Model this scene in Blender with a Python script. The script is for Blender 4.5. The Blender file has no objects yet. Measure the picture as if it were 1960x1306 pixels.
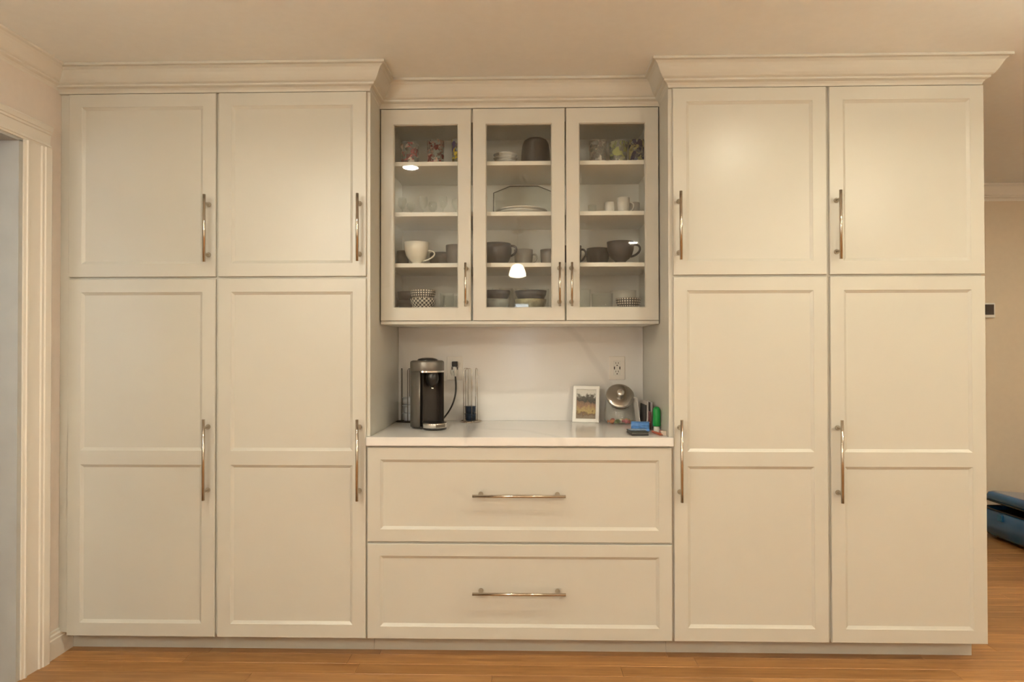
import bpy, bmesh, math, random
from mathutils import Vector, Matrix
random.seed(7)
PI = math.pi
S = bpy.context.scene
COL = S.collection

# ------------------------------------------------------------------ camera
def make_camera():
    yaw, pitch, roll = (math.radians(a) for a in (1.365, 0.56, -0.072))
    fwd = Vector((-math.sin(yaw)*math.cos(pitch), math.cos(yaw)*math.cos(pitch), math.sin(pitch)))
    r0 = Vector((math.cos(yaw), math.sin(yaw), 0)); u0 = r0.cross(fwd)
    r = math.cos(roll)*r0 + math.sin(roll)*u0
    u = -math.sin(roll)*r0 + math.cos(roll)*u0
    cd = bpy.data.cameras.new('camera'); co = bpy.data.objects.new('camera', cd); COL.objects.link(co)
    m = Matrix((r, u, -fwd)).transposed().to_4x4(); m.translation = Vector((0.037, -2.692, 1.283))
    co.matrix_world = m
    cd.sensor_fit = 'HORIZONTAL'; cd.sensor_width = 36.0; cd.lens = 1252.0/1960*36
    cd.clip_start = 0.02; cd.clip_end = 60
    S.camera = co
make_camera()

# ------------------------------------------------------------------ world, exposure
CAN_L = 230.0               # radiance of the recessed lamp by the doorway side
CAN_R = 390.0               # recessed lamp before the right pantry, and the added one by the right wall
CAN_REAR = 100.0            # the row behind the camera
CAN_FAR = 560.0             # added lamp that brightens the further room
PENDANT_LIGHT = 24.0
ADDED_BULB = 170.0                # bulbs put inside the added bowls to brighten the ceiling
ADDED_BOWL_R = 15.0               # unseen semi-flush bowl lamps, added for brightness
ADDED_BOWL_L = 20.0
ADDED_BOWL_B = 60.0               # the added pair behind the camera
SKY = 8.0
LAMP = (1.0, 0.965, 0.815)    # neutral warm bulbs on the left and behind
WARM = (1.0, 0.925, 0.71)     # warmer bulbs on the right
W = bpy.data.worlds.new('daylight'); S.world = W; W.use_nodes = True
W.node_tree.nodes['Background'].inputs[0].default_value = (0.90, 0.95, 1.0, 1)
W.node_tree.nodes['Background'].inputs[1].default_value = SKY
S.view_settings.view_transform = 'Standard'; S.view_settings.look = 'None'
S.view_settings.gamma = 1.0; S.view_settings.use_curve_mapping = False
S.view_settings.exposure = 0.25
S.cycles.transparent_max_bounces = 48; S.cycles.max_bounces = 8; S.cycles.adaptive_threshold = 0.10; S.cycles.use_light_tree = False; S.cycles.adaptive_min_samples = 16; S.cycles.caustics_reflective = False; S.cycles.caustics_refractive = False

# ------------------------------------------------------------------ materials
MATS = {}
def nodes(name):
    m = bpy.data.materials.new(name); m.use_nodes = True
    nt = m.node_tree; return m, nt, nt.nodes['Principled BSDF']
def mat(name, col, rough=0.5, metal=0.0, var=0.03, scale=12.0, bump=0.0, spec=0.5, coat=0.0, stretch=(1, 1, 1)):
    if name in MATS: return MATS[name]
    m, nt, b = nodes(name)
    tc = nt.nodes.new('ShaderNodeTexCoord'); mp = nt.nodes.new('ShaderNodeMapping'); mp.inputs['Scale'].default_value = stretch
    nz = nt.nodes.new('ShaderNodeTexNoise'); nz.inputs['Scale'].default_value = scale; nz.inputs['Detail'].default_value = 3
    nt.links.new(tc.outputs['Object'], mp.inputs[0]); nt.links.new(mp.outputs[0], nz.inputs['Vector'])
    rp = nt.nodes.new('ShaderNodeValToRGB')
    rp.color_ramp.elements[0].position = 0.3; rp.color_ramp.elements[1].position = 0.7
    rp.color_ramp.elements[0].color = tuple(max(0, c*(1-var)) for c in col) + (1,)
    rp.color_ramp.elements[1].color = tuple(min(1, c*(1+var)) for c in col) + (1,)
    nt.links.new(nz.outputs['Fac'], rp.inputs[0]); nt.links.new(rp.outputs[0], b.inputs['Base Color'])
    b.inputs['Roughness'].default_value = rough; b.inputs['Metallic'].default_value = metal
    b.inputs['Specular IOR Level'].default_value = spec; b.inputs['Coat Weight'].default_value = coat
    if bump:
        bp = nt.nodes.new('ShaderNodeBump'); bp.inputs['Strength'].default_value = bump; bp.inputs['Distance'].default_value = 0.002
        nt.links.new(nz.outputs['Fac'], bp.inputs['Height']); nt.links.new(bp.outputs[0], b.inputs['Normal'])
    MATS[name] = m; return m
def glow(name, col, strength):
    m, nt, b = nodes(name)
    b.inputs['Base Color'].default_value = (*col, 1); b.inputs['Emission Color'].default_value = (*col, 1)
    b.inputs['Emission Strength'].default_value = strength; m.cycles.emission_sampling = 'FRONT'; MATS[name] = m; return m
def thin_glass(name, tint=(0.96, 0.98, 0.97), refl=1.8, pattern=None, cover=0.5, pscale=60, stretch=(1, 1, 1), rough=0.02, haze=0.0, pale_veil=0.0):
    """thin clear glass; pattern = list of two print colours in enamel patches"""
    m, nt, b = nodes(name); out = nt.nodes['Material Output']; nt.nodes.remove(b)
    tr = nt.nodes.new('ShaderNodeBsdfTransparent'); tr.inputs[0].default_value = (*tint, 1)
    gl = nt.nodes.new('ShaderNodeBsdfGlossy'); gl.inputs['Roughness'].default_value = rough
    lw = nt.nodes.new('ShaderNodeLayerWeight'); lw.inputs[0].default_value = 0.5
    pw = nt.nodes.new('ShaderNodeMath'); pw.operation = 'POWER'; pw.inputs[1].default_value = 5.0; nt.links.new(lw.outputs['Facing'], pw.inputs[0])
    fr = nt.nodes.new('ShaderNodeMath'); fr.operation = 'MULTIPLY_ADD'; fr.inputs[1].default_value = 0.6; fr.inputs[2].default_value = 0.04; nt.links.new(pw.outputs[0], fr.inputs[0])
    mu = nt.nodes.new('ShaderNodeMath'); mu.operation = 'MULTIPLY_ADD'; mu.inputs[1].default_value = refl; mu.inputs[2].default_value = haze; mu.use_clamp = True
    nt.links.new(fr.outputs[0], mu.inputs[0])
    mx = nt.nodes.new('ShaderNodeMixShader'); nt.links.new(mu.outputs[0], mx.inputs[0]); nt.links.new(tr.outputs[0], mx.inputs[1]); nt.links.new(gl.outputs[0], mx.inputs[2])
    last = mx
    if pale_veil:  # pale diffuse veil brightens the glass, standing in for light it catches
        dd = nt.nodes.new('ShaderNodeBsdfDiffuse'); dd.inputs[0].default_value = (0.8, 0.8, 0.78, 1)
        md = nt.nodes.new('ShaderNodeMixShader'); md.inputs[0].default_value = pale_veil; nt.links.new(mx.outputs[0], md.inputs[1]); nt.links.new(dd.outputs[0], md.inputs[2]); mx = last = md
    if pattern:
        tc = nt.nodes.new('ShaderNodeTexCoord'); mp = nt.nodes.new('ShaderNodeMapping'); mp.inputs['Scale'].default_value = stretch
        nz = nt.nodes.new('ShaderNodeTexNoise'); nz.inputs['Scale'].default_value = pscale; nz.inputs['Detail'].default_value = 1.5; nz.inputs['Distortion'].default_value = 1.2
        nt.links.new(tc.outputs['Object'], mp.inputs[0]); nt.links.new(mp.outputs[0], nz.inputs['Vector'])
        n2 = nt.nodes.new('ShaderNodeTexNoise'); n2.inputs['Scale'].default_value = pscale*0.55
        nt.links.new(tc.outputs['Object'], n2.inputs['Vector'])
        gt = nt.nodes.new('ShaderNodeMath'); gt.operation = 'GREATER_THAN'; gt.inputs[1].default_value = cover; nt.links.new(nz.outputs['Fac'], gt.inputs[0])
        g2 = nt.nodes.new('ShaderNodeMath'); g2.operation = 'GREATER_THAN'; g2.inputs[1].default_value = 0.5; nt.links.new(n2.outputs['Fac'], g2.inputs[0])
        mc = nt.nodes.new('ShaderNodeMixRGB'); mc.inputs[1].default_value = (*pattern[0], 1); mc.inputs[2].default_value = (*pattern[1], 1); nt.links.new(g2.outputs[0], mc.inputs[0])
        df = nt.nodes.new('ShaderNodeBsdfPrincipled'); df.inputs['Roughness'].default_value = 0.25; nt.links.new(mc.outputs[0], df.inputs['Base Color'])
        m2 = nt.nodes.new('ShaderNodeMixShader'); nt.links.new(gt.outputs[0], m2.inputs[0]); nt.links.new(mx.outputs[0], m2.inputs[1]); nt.links.new(df.outputs[0], m2.inputs[2]); last = m2
    nt.links.new(last.outputs[0], out.inputs[0]); MATS[name] = m; return m
def oak(name, base_planks=False):
    m, nt, b = nodes(name)
    tc = nt.nodes.new('ShaderNodeTexCoord'); oi = nt.nodes.new('ShaderNodeObjectInfo')
    mp = nt.nodes.new('ShaderNodeMapping'); mp.inputs['Scale'].default_value = (1.6, 26, 20)
    ad = nt.nodes.new('ShaderNodeVectorMath'); ad.operation = 'ADD'
    sc = nt.nodes.new('ShaderNodeMath'); sc.operation = 'MULTIPLY'; sc.inputs[1].default_value = 37.0
    nt.links.new(oi.outputs['Random'], sc.inputs[0]); nt.links.new(tc.outputs['Object'], ad.inputs[0]); nt.links.new(sc.outputs[0], ad.inputs[1])
    nt.links.new(ad.outputs[0], mp.inputs[0])
    nz = nt.nodes.new('ShaderNodeTexNoise'); nz.inputs['Scale'].default_value = 2.2; nz.inputs['Detail'].default_value = 7; nz.inputs['Roughness'].default_value = 0.62; nz.inputs['Distortion'].default_value = 0.6
    nt.links.new(mp.outputs[0], nz.inputs['Vector'])
    rp = nt.nodes.new('ShaderNodeValToRGB'); e = rp.color_ramp.elements
    e[0].position = 0.28; e[0].color = (0.30, 0.135, 0.045, 1); e[1].position = 0.72; e[1].color = (0.52, 0.27, 0.095, 1)
    nt.links.new(nz.outputs['Fac'], rp.inputs[0])
    hs = nt.nodes.new('ShaderNodeHueSaturation')
    mr = nt.nodes.new('ShaderNodeMapRange'); mr.inputs['To Min'].default_value = 0.78; mr.inputs['To Max'].default_value = 1.15
    if base_planks:
        br = nt.nodes.new('ShaderNodeTexBrick'); br.inputs['Scale'].default_value = 1.0; br.inputs['Brick Width'].default_value = 1.1; br.inputs['Row Height'].default_value = 0.083
        br.inputs['Mortar Size'].default_value = 0.001; br.inputs['Color1'].default_value = (0.1, 0.1, 0.1, 1); br.inputs['Color2'].default_value = (0.9, 0.9, 0.9, 1); br.inputs['Mortar'].default_value = (0, 0, 0, 1)
        nt.links.new(tc.outputs['Object'], br.inputs['Vector']); nt.links.new(br.outputs['Color'], mr.inputs[0])
    else:
        nt.links.new(oi.outputs['Random'], mr.inputs[0])
    nt.links.new(mr.outputs[0], hs.inputs['Value']); nt.links.new(rp.outputs[0], hs.inputs['Color']); nt.links.new(hs.outputs[0], b.inputs['Base Color'])
    b.inputs['Roughness'].default_value = 0.38
    bp = nt.nodes.new('ShaderNodeBump'); bp.inputs['Strength'].default_value = 0.08; bp.inputs['Distance'].default_value = 0.001
    nt.links.new(nz.outputs['Fac'], bp.inputs['Height']); nt.links.new(bp.outputs[0], b.inputs['Normal'])
    MATS[name] = m; return m
def quartz(name):
    m, nt, b = nodes(name)
    tc = nt.nodes.new('ShaderNodeTexCoord')
    nz = nt.nodes.new('ShaderNodeTexNoise'); nz.inputs['Scale'].default_value = 1.5; nz.inputs['Detail'].default_value = 4
    nt.links.new(tc.outputs['Object'], nz.inputs['Vector'])
    wv = nt.nodes.new('ShaderNodeTexWave'); wv.inputs['Scale'].default_value = 0.55; wv.inputs['Distortion'].default_value = 9; wv.inputs['Detail'].default_value = 3; wv.inputs['Detail Scale'].default_value = 1.2
    wv.bands_direction = 'DIAGONAL'
    nt.links.new(tc.outputs['Object'], wv.inputs['Vector'])
    rp = nt.nodes.new('ShaderNodeValToRGB'); e = rp.color_ramp.elements
    e[0].position = 0.0; e[0].color = (0.68, 0.67, 0.66, 1); e[1].position = 0.025; e[1].color = (0.80, 0.785, 0.77, 1)
    nt.links.new(wv.outputs['Fac'], rp.inputs[0])
    mx = nt.nodes.new('ShaderNodeMixRGB'); mx.inputs[1].default_value = (0.80, 0.785, 0.77, 1); nt.links.new(nz.outputs['Fac'], mx.inputs[0]); nt.links.new(rp.outputs[0], mx.inputs[2])
    nt.links.new(mx.outputs[0], b.inputs['Base Color']); b.inputs['Roughness'].default_value = 0.16
    MATS[name] = m; return m
def ring_checker(name, dark, light, around=22, up=70, rough=0.35, kind='checker'):
    """woven black and white pattern printed round a bowl"""
    m, nt, b = nodes(name)
    tc = nt.nodes.new('ShaderNodeTexCoord'); sp = nt.nodes.new('ShaderNodeSeparateXYZ'); nt.links.new(tc.outputs['Object'], sp.inputs[0])
    at = nt.nodes.new('ShaderNodeMath'); at.operation = 'ARCTAN2'; nt.links.new(sp.outputs[1], at.inputs[0]); nt.links.new(sp.outputs[0], at.inputs[1])
    a2 = nt.nodes.new('ShaderNodeMath'); a2.operation = 'MULTIPLY'; a2.inputs[1].default_value = around/PI; nt.links.new(at.outputs[0], a2.inputs[0])
    z2 = nt.nodes.new('ShaderNodeMath'); z2.operation = 'MULTIPLY'; z2.inputs[1].default_value = up; nt.links.new(sp.outputs[2], z2.inputs[0])
    cb = nt.nodes.new('ShaderNodeCombineXYZ'); nt.links.new(a2.outputs[0], cb.inputs[0]); nt.links.new(z2.outputs[0], cb.inputs[1]); cb.inputs[2].default_value = 0.5
    if kind == 'checker':
        ck = nt.nodes.new('ShaderNodeTexChecker'); ck.inputs['Scale'].default_value = 1.0; ck.inputs[1].default_value = (*dark, 1); ck.inputs[2].default_value = (*light, 1)
        nt.links.new(cb.outputs[0], ck.inputs[0]); nt.links.new(ck.outputs[0], b.inputs['Base Color'])
    else:
        bk = nt.nodes.new('ShaderNodeTexBrick'); bk.inputs['Scale'].default_value = 1; bk.inputs['Brick Width'].default_value = 1; bk.inputs['Row Height'].default_value = 1; bk.offset = 0
        bk.inputs['Mortar Size'].default_value = 0.22; bk.inputs['Color1'].default_value = (*light, 1); bk.inputs['Color2'].default_value = (*light, 1); bk.inputs['Mortar'].default_value = (*dark, 1)
        nt.links.new(cb.outputs[0], bk.inputs[0]); nt.links.new(bk.outputs['Color'], b.inputs['Base Color'])
    b.inputs['Roughness'].default_value = rough; MATS[name] = m; return m
def snapshot(name):
    """flat print: trees over a sandy field"""
    m, nt, b = nodes(name)
    tc = nt.nodes.new('ShaderNodeTexCoord'); sp = nt.nodes.new('ShaderNodeSeparateXYZ'); nt.links.new(tc.outputs['Object'], sp.inputs[0])
    nz = nt.nodes.new('ShaderNodeTexNoise'); nz.inputs['Scale'].default_value = 55; nz.inputs['Detail'].default_value = 2; nt.links.new(tc.outputs['Object'], nz.inputs['Vector'])
    ma = nt.nodes.new('ShaderNodeMath'); ma.operation = 'MULTIPLY_ADD'; ma.inputs[1].default_value = 0.07; nt.links.new(nz.outputs['Fac'], ma.inputs[0]); nt.links.new(sp.outputs[2], ma.inputs[2])
    mr = nt.nodes.new('ShaderNodeMapRange'); mr.inputs['From Min'].default_value = 0.03; mr.inputs['From Max'].default_value = 0.175; nt.links.new(ma.outputs[0], mr.inputs[0])
    rp = nt.nodes.new('ShaderNodeValToRGB'); e = rp.color_ramp.elements
    stops = [(0, (0.20, 0.15, 0.10)), (0.2, (0.24, 0.19, 0.13)), (0.34, (0.16, 0.09, 0.04)), (0.42, (0.42, 0.31, 0.11)), (0.52, (0.36, 0.25, 0.10)), (0.58, (0.30, 0.17, 0.09)), (0.7, (0.20, 0.12, 0.07)), (0.76, (0.05, 0.045, 0.03)), (0.9, (0.10, 0.085, 0.06)), (1.0, (0.62, 0.60, 0.55))]
    e[0].position, e[0].color = stops[0][0], (*stops[0][1], 1); e[1].position, e[1].color = stops[-1][0], (*stops[-1][1], 1)
    for p, c in stops[1:-1]:
        k = e.new(p); k.color = (*c, 1)
    nt.links.new(mr.outputs[0], rp.inputs[0]); nt.links.new(rp.outputs[0], b.inputs['Base Color']); b.inputs['Roughness'].default_value = 0.5
    MATS[name] = m; return m

PAINT = mat('cabinet_paint', (0.585, 0.570, 0.515), 0.31, var=0.008, scale=4)
INSIDE = mat('cabinet_inside', (0.85, 0.835, 0.775), 0.5, var=0.008, scale=4)
TRIM = mat('trim_paint', (0.80, 0.765, 0.70), 0.4, var=0.01, scale=4)
WALLP = mat('wall_paint', (0.80, 0.725, 0.66), 0.75, var=0.015, scale=30, bump=0.05)
CEILP = mat('ceiling_paint', (0.865, 0.89, 0.895), 0.85, var=0.012, scale=30, bump=0.05)
FARP = mat('far_wall_paint', (0.70, 0.60, 0.47), 0.75, var=0.015, scale=30, bump=0.05)
GREYP = mat('hall_paint', (0.60, 0.62, 0.61), 0.8, var=0.01)
NICKEL = mat('polished_nickel', (0.54, 0.48, 0.40), 0.15, 1.0, var=0.02)
CHROME = mat('chrome', (0.82, 0.80, 0.77), 0.07, 1.0, var=0.01)
BLACK = mat('black_plastic', (0.018, 0.016, 0.015), 0.3, var=0.1)
OAK = oak('oak_plank'); OAKBASE = oak('oak_floor_far', True)
QUARTZ = quartz('white_quartz')
PANE = thin_glass('cabinet_glass', (0.985, 0.99, 0.985), 1.15)
CLEAR = thin_glass('drinking_glass', (0.99, 1.0, 0.99), 1.0, haze=0.01, pale_veil=0.05)
WHITEC = mat('white_china', (0.80, 0.78, 0.73), 0.2, var=0.01)

# ------------------------------------------------------------------ mesh helpers
def box(bm, x0, x1, y0, y1, z0, z1):
    v = [bm.verts.new((x, y, z)) for z in (z0, z1) for y in (y0, y1) for x in (x0, x1)]
    for f in ((0, 2, 3, 1), (4, 5, 7, 6), (0, 1, 5, 4), (2, 6, 7, 3), (0, 4, 6, 2), (1, 3, 7, 5)):
        bm.faces.new([v[i] for i in f])
    return v
def rbox(bm, x0, x1, y0, y1, z0, z1, r=0.002, seg=2):
    b2 = bmesh.new(); box(b2, x0, x1, y0, y1, z0, z1)
    bmesh.ops.bevel(b2, geom=b2.edges[:], offset=r, segments=seg, affect='EDGES', profile=0.5)
    join(bm, b2)
def join(bm, b2, mx=None):
    if mx is not None: bmesh.ops.transform(b2, matrix=mx, verts=b2.verts[:])
    mp = {v: bm.verts.new(v.co) for v in b2.verts}
    for f in b2.faces:
        try: bm.faces.new([mp[v] for v in f.verts]).smooth = f.smooth
        except ValueError: pass
    b2.free()
def tube(bm, pts, r, seg=10, closed=False, cap=True):
    pts = [Vector(p) for p in pts]; n = len(pts); rings = []
    ref = None
    for i, p in enumerate(pts):
        if closed: t = (pts[(i+1) % n] - pts[i-1]).normalized()
        else: t = (pts[min(i+1, n-1)] - pts[max(i-1, 0)]).normalized()
        if ref is None:
            ref = Vector((0, 0, 1)) if abs(t.z) < 0.9 else Vector((1, 0, 0))
        a = (ref - t*ref.dot(t)).normalized(); ref = a; b = t.cross(a)
        rr = r[i] if isinstance(r, (list, tuple)) else r
        rings.append([bm.verts.new(p + (a*math.cos(2*PI*k/seg) + b*math.sin(2*PI*k/seg))*rr) for k in range(seg)])
    for i in range(n if closed else n-1):
        A, B = rings[i], rings[(i+1) % n]
        for k in range(seg):
            bm.faces.new((A[k], A[(k+1) % seg], B[(k+1) % seg], B[k])).smooth = True
    if cap and not closed:
        bm.faces.new(rings[0][::-1]); bm.faces.new(rings[-1])
def lathe(bm, prof, seg=28, at=(0, 0, 0), smooth=True, mx=None):
    b2 = bmesh.new(); rings = []
    for r, z in prof:
        if r < 1e-5: rings.append([b2.verts.new((0, 0, z))])
        else: rings.append([b2.verts.new((r*math.cos(2*PI*k/seg), r*math.sin(2*PI*k/seg), z)) for k in range(seg)])
    for A, B in zip(rings, rings[1:]):
        for k in range(seg):
            k2 = (k+1) % seg
            a = [A[0]] if len(A) == 1 else [A[k], A[k2]]
            b = [B[0]] if len(B) == 1 else [B[k2], B[k]]
            if len(a)+len(b) > 2: b2.faces.new(a+b).smooth = smooth
    M = Matrix.Translation(at) if mx is None else Matrix.Translation(at) @ mx
    join(bm, b2, M)
def prism(bm, poly, axis, a, b):
    """extrude a 2-D polygon along an axis; poly is in the other two axes in x,y,z order"""
    def P(p, t):
        return {0: (t, p[0], p[1]), 1: (p[0], t, p[1]), 2: (p[0], p[1], t)}[axis]
    A = [bm.verts.new(P(p, a)) for p in poly]; B = [bm.verts.new(P(p, b)) for p in poly]
    n = len(poly)
    for i in range(n): bm.faces.new((A[i], A[(i+1) % n], B[(i+1) % n], B[i]))
    bm.faces.new(A[::-1]); bm.faces.new(B)
def loft(bm, rings, cap0=False, cap1=False, smooth=True):
    R = [[bm.verts.new(p) for p in r] for r in rings]; n = len(R[0])
    for A, B in zip(R, R[1:]):
        for k in range(n): bm.faces.new((A[k], A[(k+1) % n], B[(k+1) % n], B[k])).smooth = smooth
    if cap0: bm.faces.new(R[0][::-1])
    if cap1: bm.faces.new(R[-1])
def obj(name, bm, m, parent=None, loc=(0, 0, 0), rz=0.0, rot=None):
    bmesh.ops.recalc_face_normals(bm, faces=bm.faces[:])
    me = bpy.data.meshes.new(name); bm.to_mesh(me); bm.free()
    o = bpy.data.objects.new(name, me); COL.objects.link(o)
    if isinstance(m, str): m = MATS[m]
    me.materials.append(m); o.location = loc; o.rotation_euler = rot if rot else (0, 0, rz)
    if parent: o.parent = parent
    return o
def tag(o, label=None, cat=None, group=None, kind=None):
    for k, v in (('label', label), ('category', cat), ('group', group), ('kind', kind)):
        if v: o[k] = v
    return o
def thing(name, label, cat, loc=(0, 0, 0), rz=0.0, group=None, rot=None):
    o = bpy.data.objects.new(name, None); COL.objects.link(o); o.empty_display_size = 0.05
    o.location = loc; o.rotation_euler = rot if rot else (0, 0, rz)
    return tag(o, label, cat, group)
def dup(root, loc, label=None, rz=None):
    def cp(o, par):
        c = o.copy(); COL.objects.link(c); c.parent = par
        for ch in list(o.children): cp(ch, c)
        return c
    r = cp(root, None); r.location = loc
    if rz is not None: r.rotation_euler = (0, 0, rz)
    if label: r['label'] = label
    return r
def struct(name, bm, m, label=None, parent=None):
    o = obj(name, bm, m, parent)
    if parent is None:
        o['kind'] = 'structure'
        if label: o['label'] = label
    return o
def boxes(*bs):
    bm = bmesh.new()
    for b in bs: box(bm, *b)
    return bm

# ------------------------------------------------------------------ room shell
XL, XR, YF, YB, ZC = -1.93, 4.30, -5.30, 2.12, 2.45
BWY = 0.62                                   # the wall the cabinets stand against
OY0, OY1, OZ = -1.10, -0.215, 2.09           # doorway in the left wall
LY0, LY1, LZ0, LZ1 = -4.2, -3.5, 0.95, 2.05  # added window in the left wall, behind the camera, for daylight
HX, HY = -3.6, -2.6                          # hall beyond it
struct('floor', boxes((HX-0.1, XR+0.12, YF-0.12, YB+0.12, -0.12, -0.004)), OAKBASE, 'warm oak strip floor running along the white cabinets')
FLOOR = bpy.data.objects['floor']
struct('ceiling', boxes((HX-0.1, XR+0.12, YF-0.12, YB+0.12, ZC, ZC+0.12)), CEILP, 'flat pale ceiling above the cabinets')
struct('wall_left', boxes((XL-0.12, XL, YF, LY0, -0.004, ZC), (XL-0.12, XL, LY0, LY1, LZ1, ZC), (XL-0.12, XL, LY0, LY1, -0.004, LZ0), (XL-0.12, XL, LY1, OY0, -0.004, ZC), (XL-0.12, XL, OY0, OY1, OZ, ZC), (XL-0.12, XL, OY1, YB, -0.004, ZC)), WALLP, 'pale beige wall with doorway left of the cabinets')
struct('wall_back', boxes((XL, 1.885, BWY, BWY+0.12, -0.004, ZC)), WALLP, 'wall behind the white cabinets')
struct('wall_far', boxes((XL-0.12, XR+0.12, YB, YB+0.12, -0.004, ZC)), FARP, 'beige wall of the further room past the cabinets')
struct('wall_right', boxes((XR, XR+0.12, YF, YB, -0.004, ZC)), WALLP, 'beige wall on the right side of the room')
# wall behind the photographer with a narrow window
wx0, wx1, wz0, wz1 = -0.13, 0.06, 0.75, 1.850
struct('wall_front', boxes((XL-0.12, wx0, YF-0.12, YF, -0.004, ZC), (wx1, XR+0.12, YF-0.12, YF, -0.004, ZC), (wx0, wx1, YF-0.12, YF, -0.004, wz0), (wx0, wx1, YF-0.12, YF, wz1, ZC)), WALLP, 'wall behind the camera with a narrow window')
bm = boxes((wx0-0.05, wx0+0.012, YF-0.02, YF+0.018, wz0-0.05, wz1+0.05), (wx1-0.012, wx1+0.05, YF-0.02, YF+0.018, wz0-0.05, wz1+0.05), (wx0, wx1, YF-0.02, YF+0.018, wz1-0.012, wz1+0.05), (wx0-0.06, wx1+0.06, YF-0.02, YF+0.03, wz0-0.05, wz0+0.012))
w1 = struct('window_1', bm, TRIM, 'narrow white framed window in the wall behind the camera')
struct('window_pane', boxes((wx0, wx1, YF-0.062, YF-0.056, wz0, wz1)), PANE, parent=w1)
def window(name, label, axis, a0, a1, z0, z1, wall, sgn):
    """casing, mullions and pane; the wall face is at wall, the room lies on the sgn side"""
    d0, d1 = sorted((wall-sgn*0.06, wall+sgn*0.018)); m0, m1 = sorted((wall-sgn*0.06, wall-sgn*0.03)); p0, p1 = sorted((wall-sgn*0.09, wall-sgn*0.085))
    am, zm = (a0+a1)/2, (z0+z1)/2
    rect = [(a0-0.07, a0+0.03, z0-0.07, z1+0.07, d0, d1), (a1-0.03, a1+0.07, z0-0.07, z1+0.07, d0, d1), (a0, a1, z1-0.03, z1+0.07, d0, d1), (a0, a1, z0-0.07, z0+0.03, d0, d1), (am-0.025, am+0.025, z0, z1, m0, m1), (a0, a1, zm-0.012, zm+0.012, m0, m1)]
    f = (lambda r: (r[0], r[1], r[4], r[5], r[2], r[3])) if axis == 0 else (lambda r: (r[4], r[5], r[0], r[1], r[2], r[3]))
    w = struct(name, boxes(*[f(r) for r in rect]), TRIM, label)
    struct('window_pane', boxes(f((a0, a1, z0, z1, p0, p1))), PANE, parent=w)
window('added_window', 'added white framed window in the left wall beside the camera', 1, LY0, LY1, LZ0, LZ1, XL, 1)  # unseen window, put in for daylight from the left
# hall beyond the doorway, daylight window at its near end
struct('wall_hall_side', boxes((HX-0.12, HX, HY-0.12, YB, -0.004, ZC)), GREYP, 'grey hall wall beyond the doorway')
struct('wall_hall_far', boxes((HX, XL-0.12, 0.35, 0.47, -0.004, ZC)), GREYP, 'grey end wall of the hall beyond the doorway')
hx0, hx1, hz0, hz1 = -3.0, -2.5, 1.1, 2.0
struct('wall_hall_near', boxes((HX, hx0, HY-0.12, HY, -0.004, ZC), (hx1, XL-0.12, HY-0.12, HY, -0.004, ZC), (hx0, hx1, HY-0.12, HY, -0.004, hz0), (hx0, hx1, HY-0.12, HY, hz1, ZC)), GREYP, 'grey hall wall with the daylight window')
bm = boxes((hx0-0.06, hx0+0.03, HY-0.05, HY+0.02, hz0-0.06, hz1+0.06), (hx1-0.03, hx1+0.06, HY-0.05, HY+0.02, hz0-0.06, hz1+0.06), (hx0, hx1, HY-0.05, HY+0.02, hz1-0.03, hz1+0.06), (hx0, hx1, HY-0.05, HY+0.03, hz0-0.06, hz0+0.03), (hx0, hx1, HY-0.05, HY-0.02, 1.53, 1.57))
w2 = struct('window_2', bm, TRIM, 'white framed daylight window in the hall')
struct('window_pane', boxes((hx0, hx1, HY-0.085, HY-0.08, hz0, hz1)), PANE, parent=w2)

# floor boards: individual oak strips where the photograph shows them
PW = 0.083
def planks():
    rows = []
    y = -1.70
    while y < YB - 0.001:
        rows.append((y, min(y+PW, YB))); y += PW
    for i, (a, b) in enumerate(rows):
        x0 = XL if b < 0.15 else 1.70
        x1 = XR
        x = x0; first = True
        while x < x1 - 0.01:
            L = random.uniform(0.55, 1.45) * (random.uniform(0.3, 1) if first else 1); first = False
            xe = min(x+L, x1)
            if x1 - xe < 0.25: xe = x1
            bm = bmesh.new(); g = 0.0004; c = 0.0012; hh = random.uniform(-0.00025, 0.00025)
            X0, X1, Y0, Y1 = x+g, xe-g, a+g, b-g
            cx = (X0+X1)/2; cy = (Y0+Y1)/2
            loft(bm, [[(X0-cx, Y0-cy, -0.0039), (X1-cx, Y0-cy, -0.0039), (X1-cx, Y1-cy, -0.0039), (X0-cx, Y1-cy, -0.0039)],
                      [(X0-cx, Y0-cy, -c), (X1-cx, Y0-cy, -c), (X1-cx, Y1-cy, -c), (X0-cx, Y1-cy, -c)],
                      [(X0-cx+c, Y0-cy+c, hh), (X1-cx-c, Y0-cy+c, hh), (X1-cx-c, Y1-cy-c, hh), (X0-cx+c, Y1-cy-c, hh)]], cap1=True, smooth=False)
            obj('plank', bm, OAK, FLOOR, (cx, cy, 0.0))
            x = xe
planks()

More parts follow.
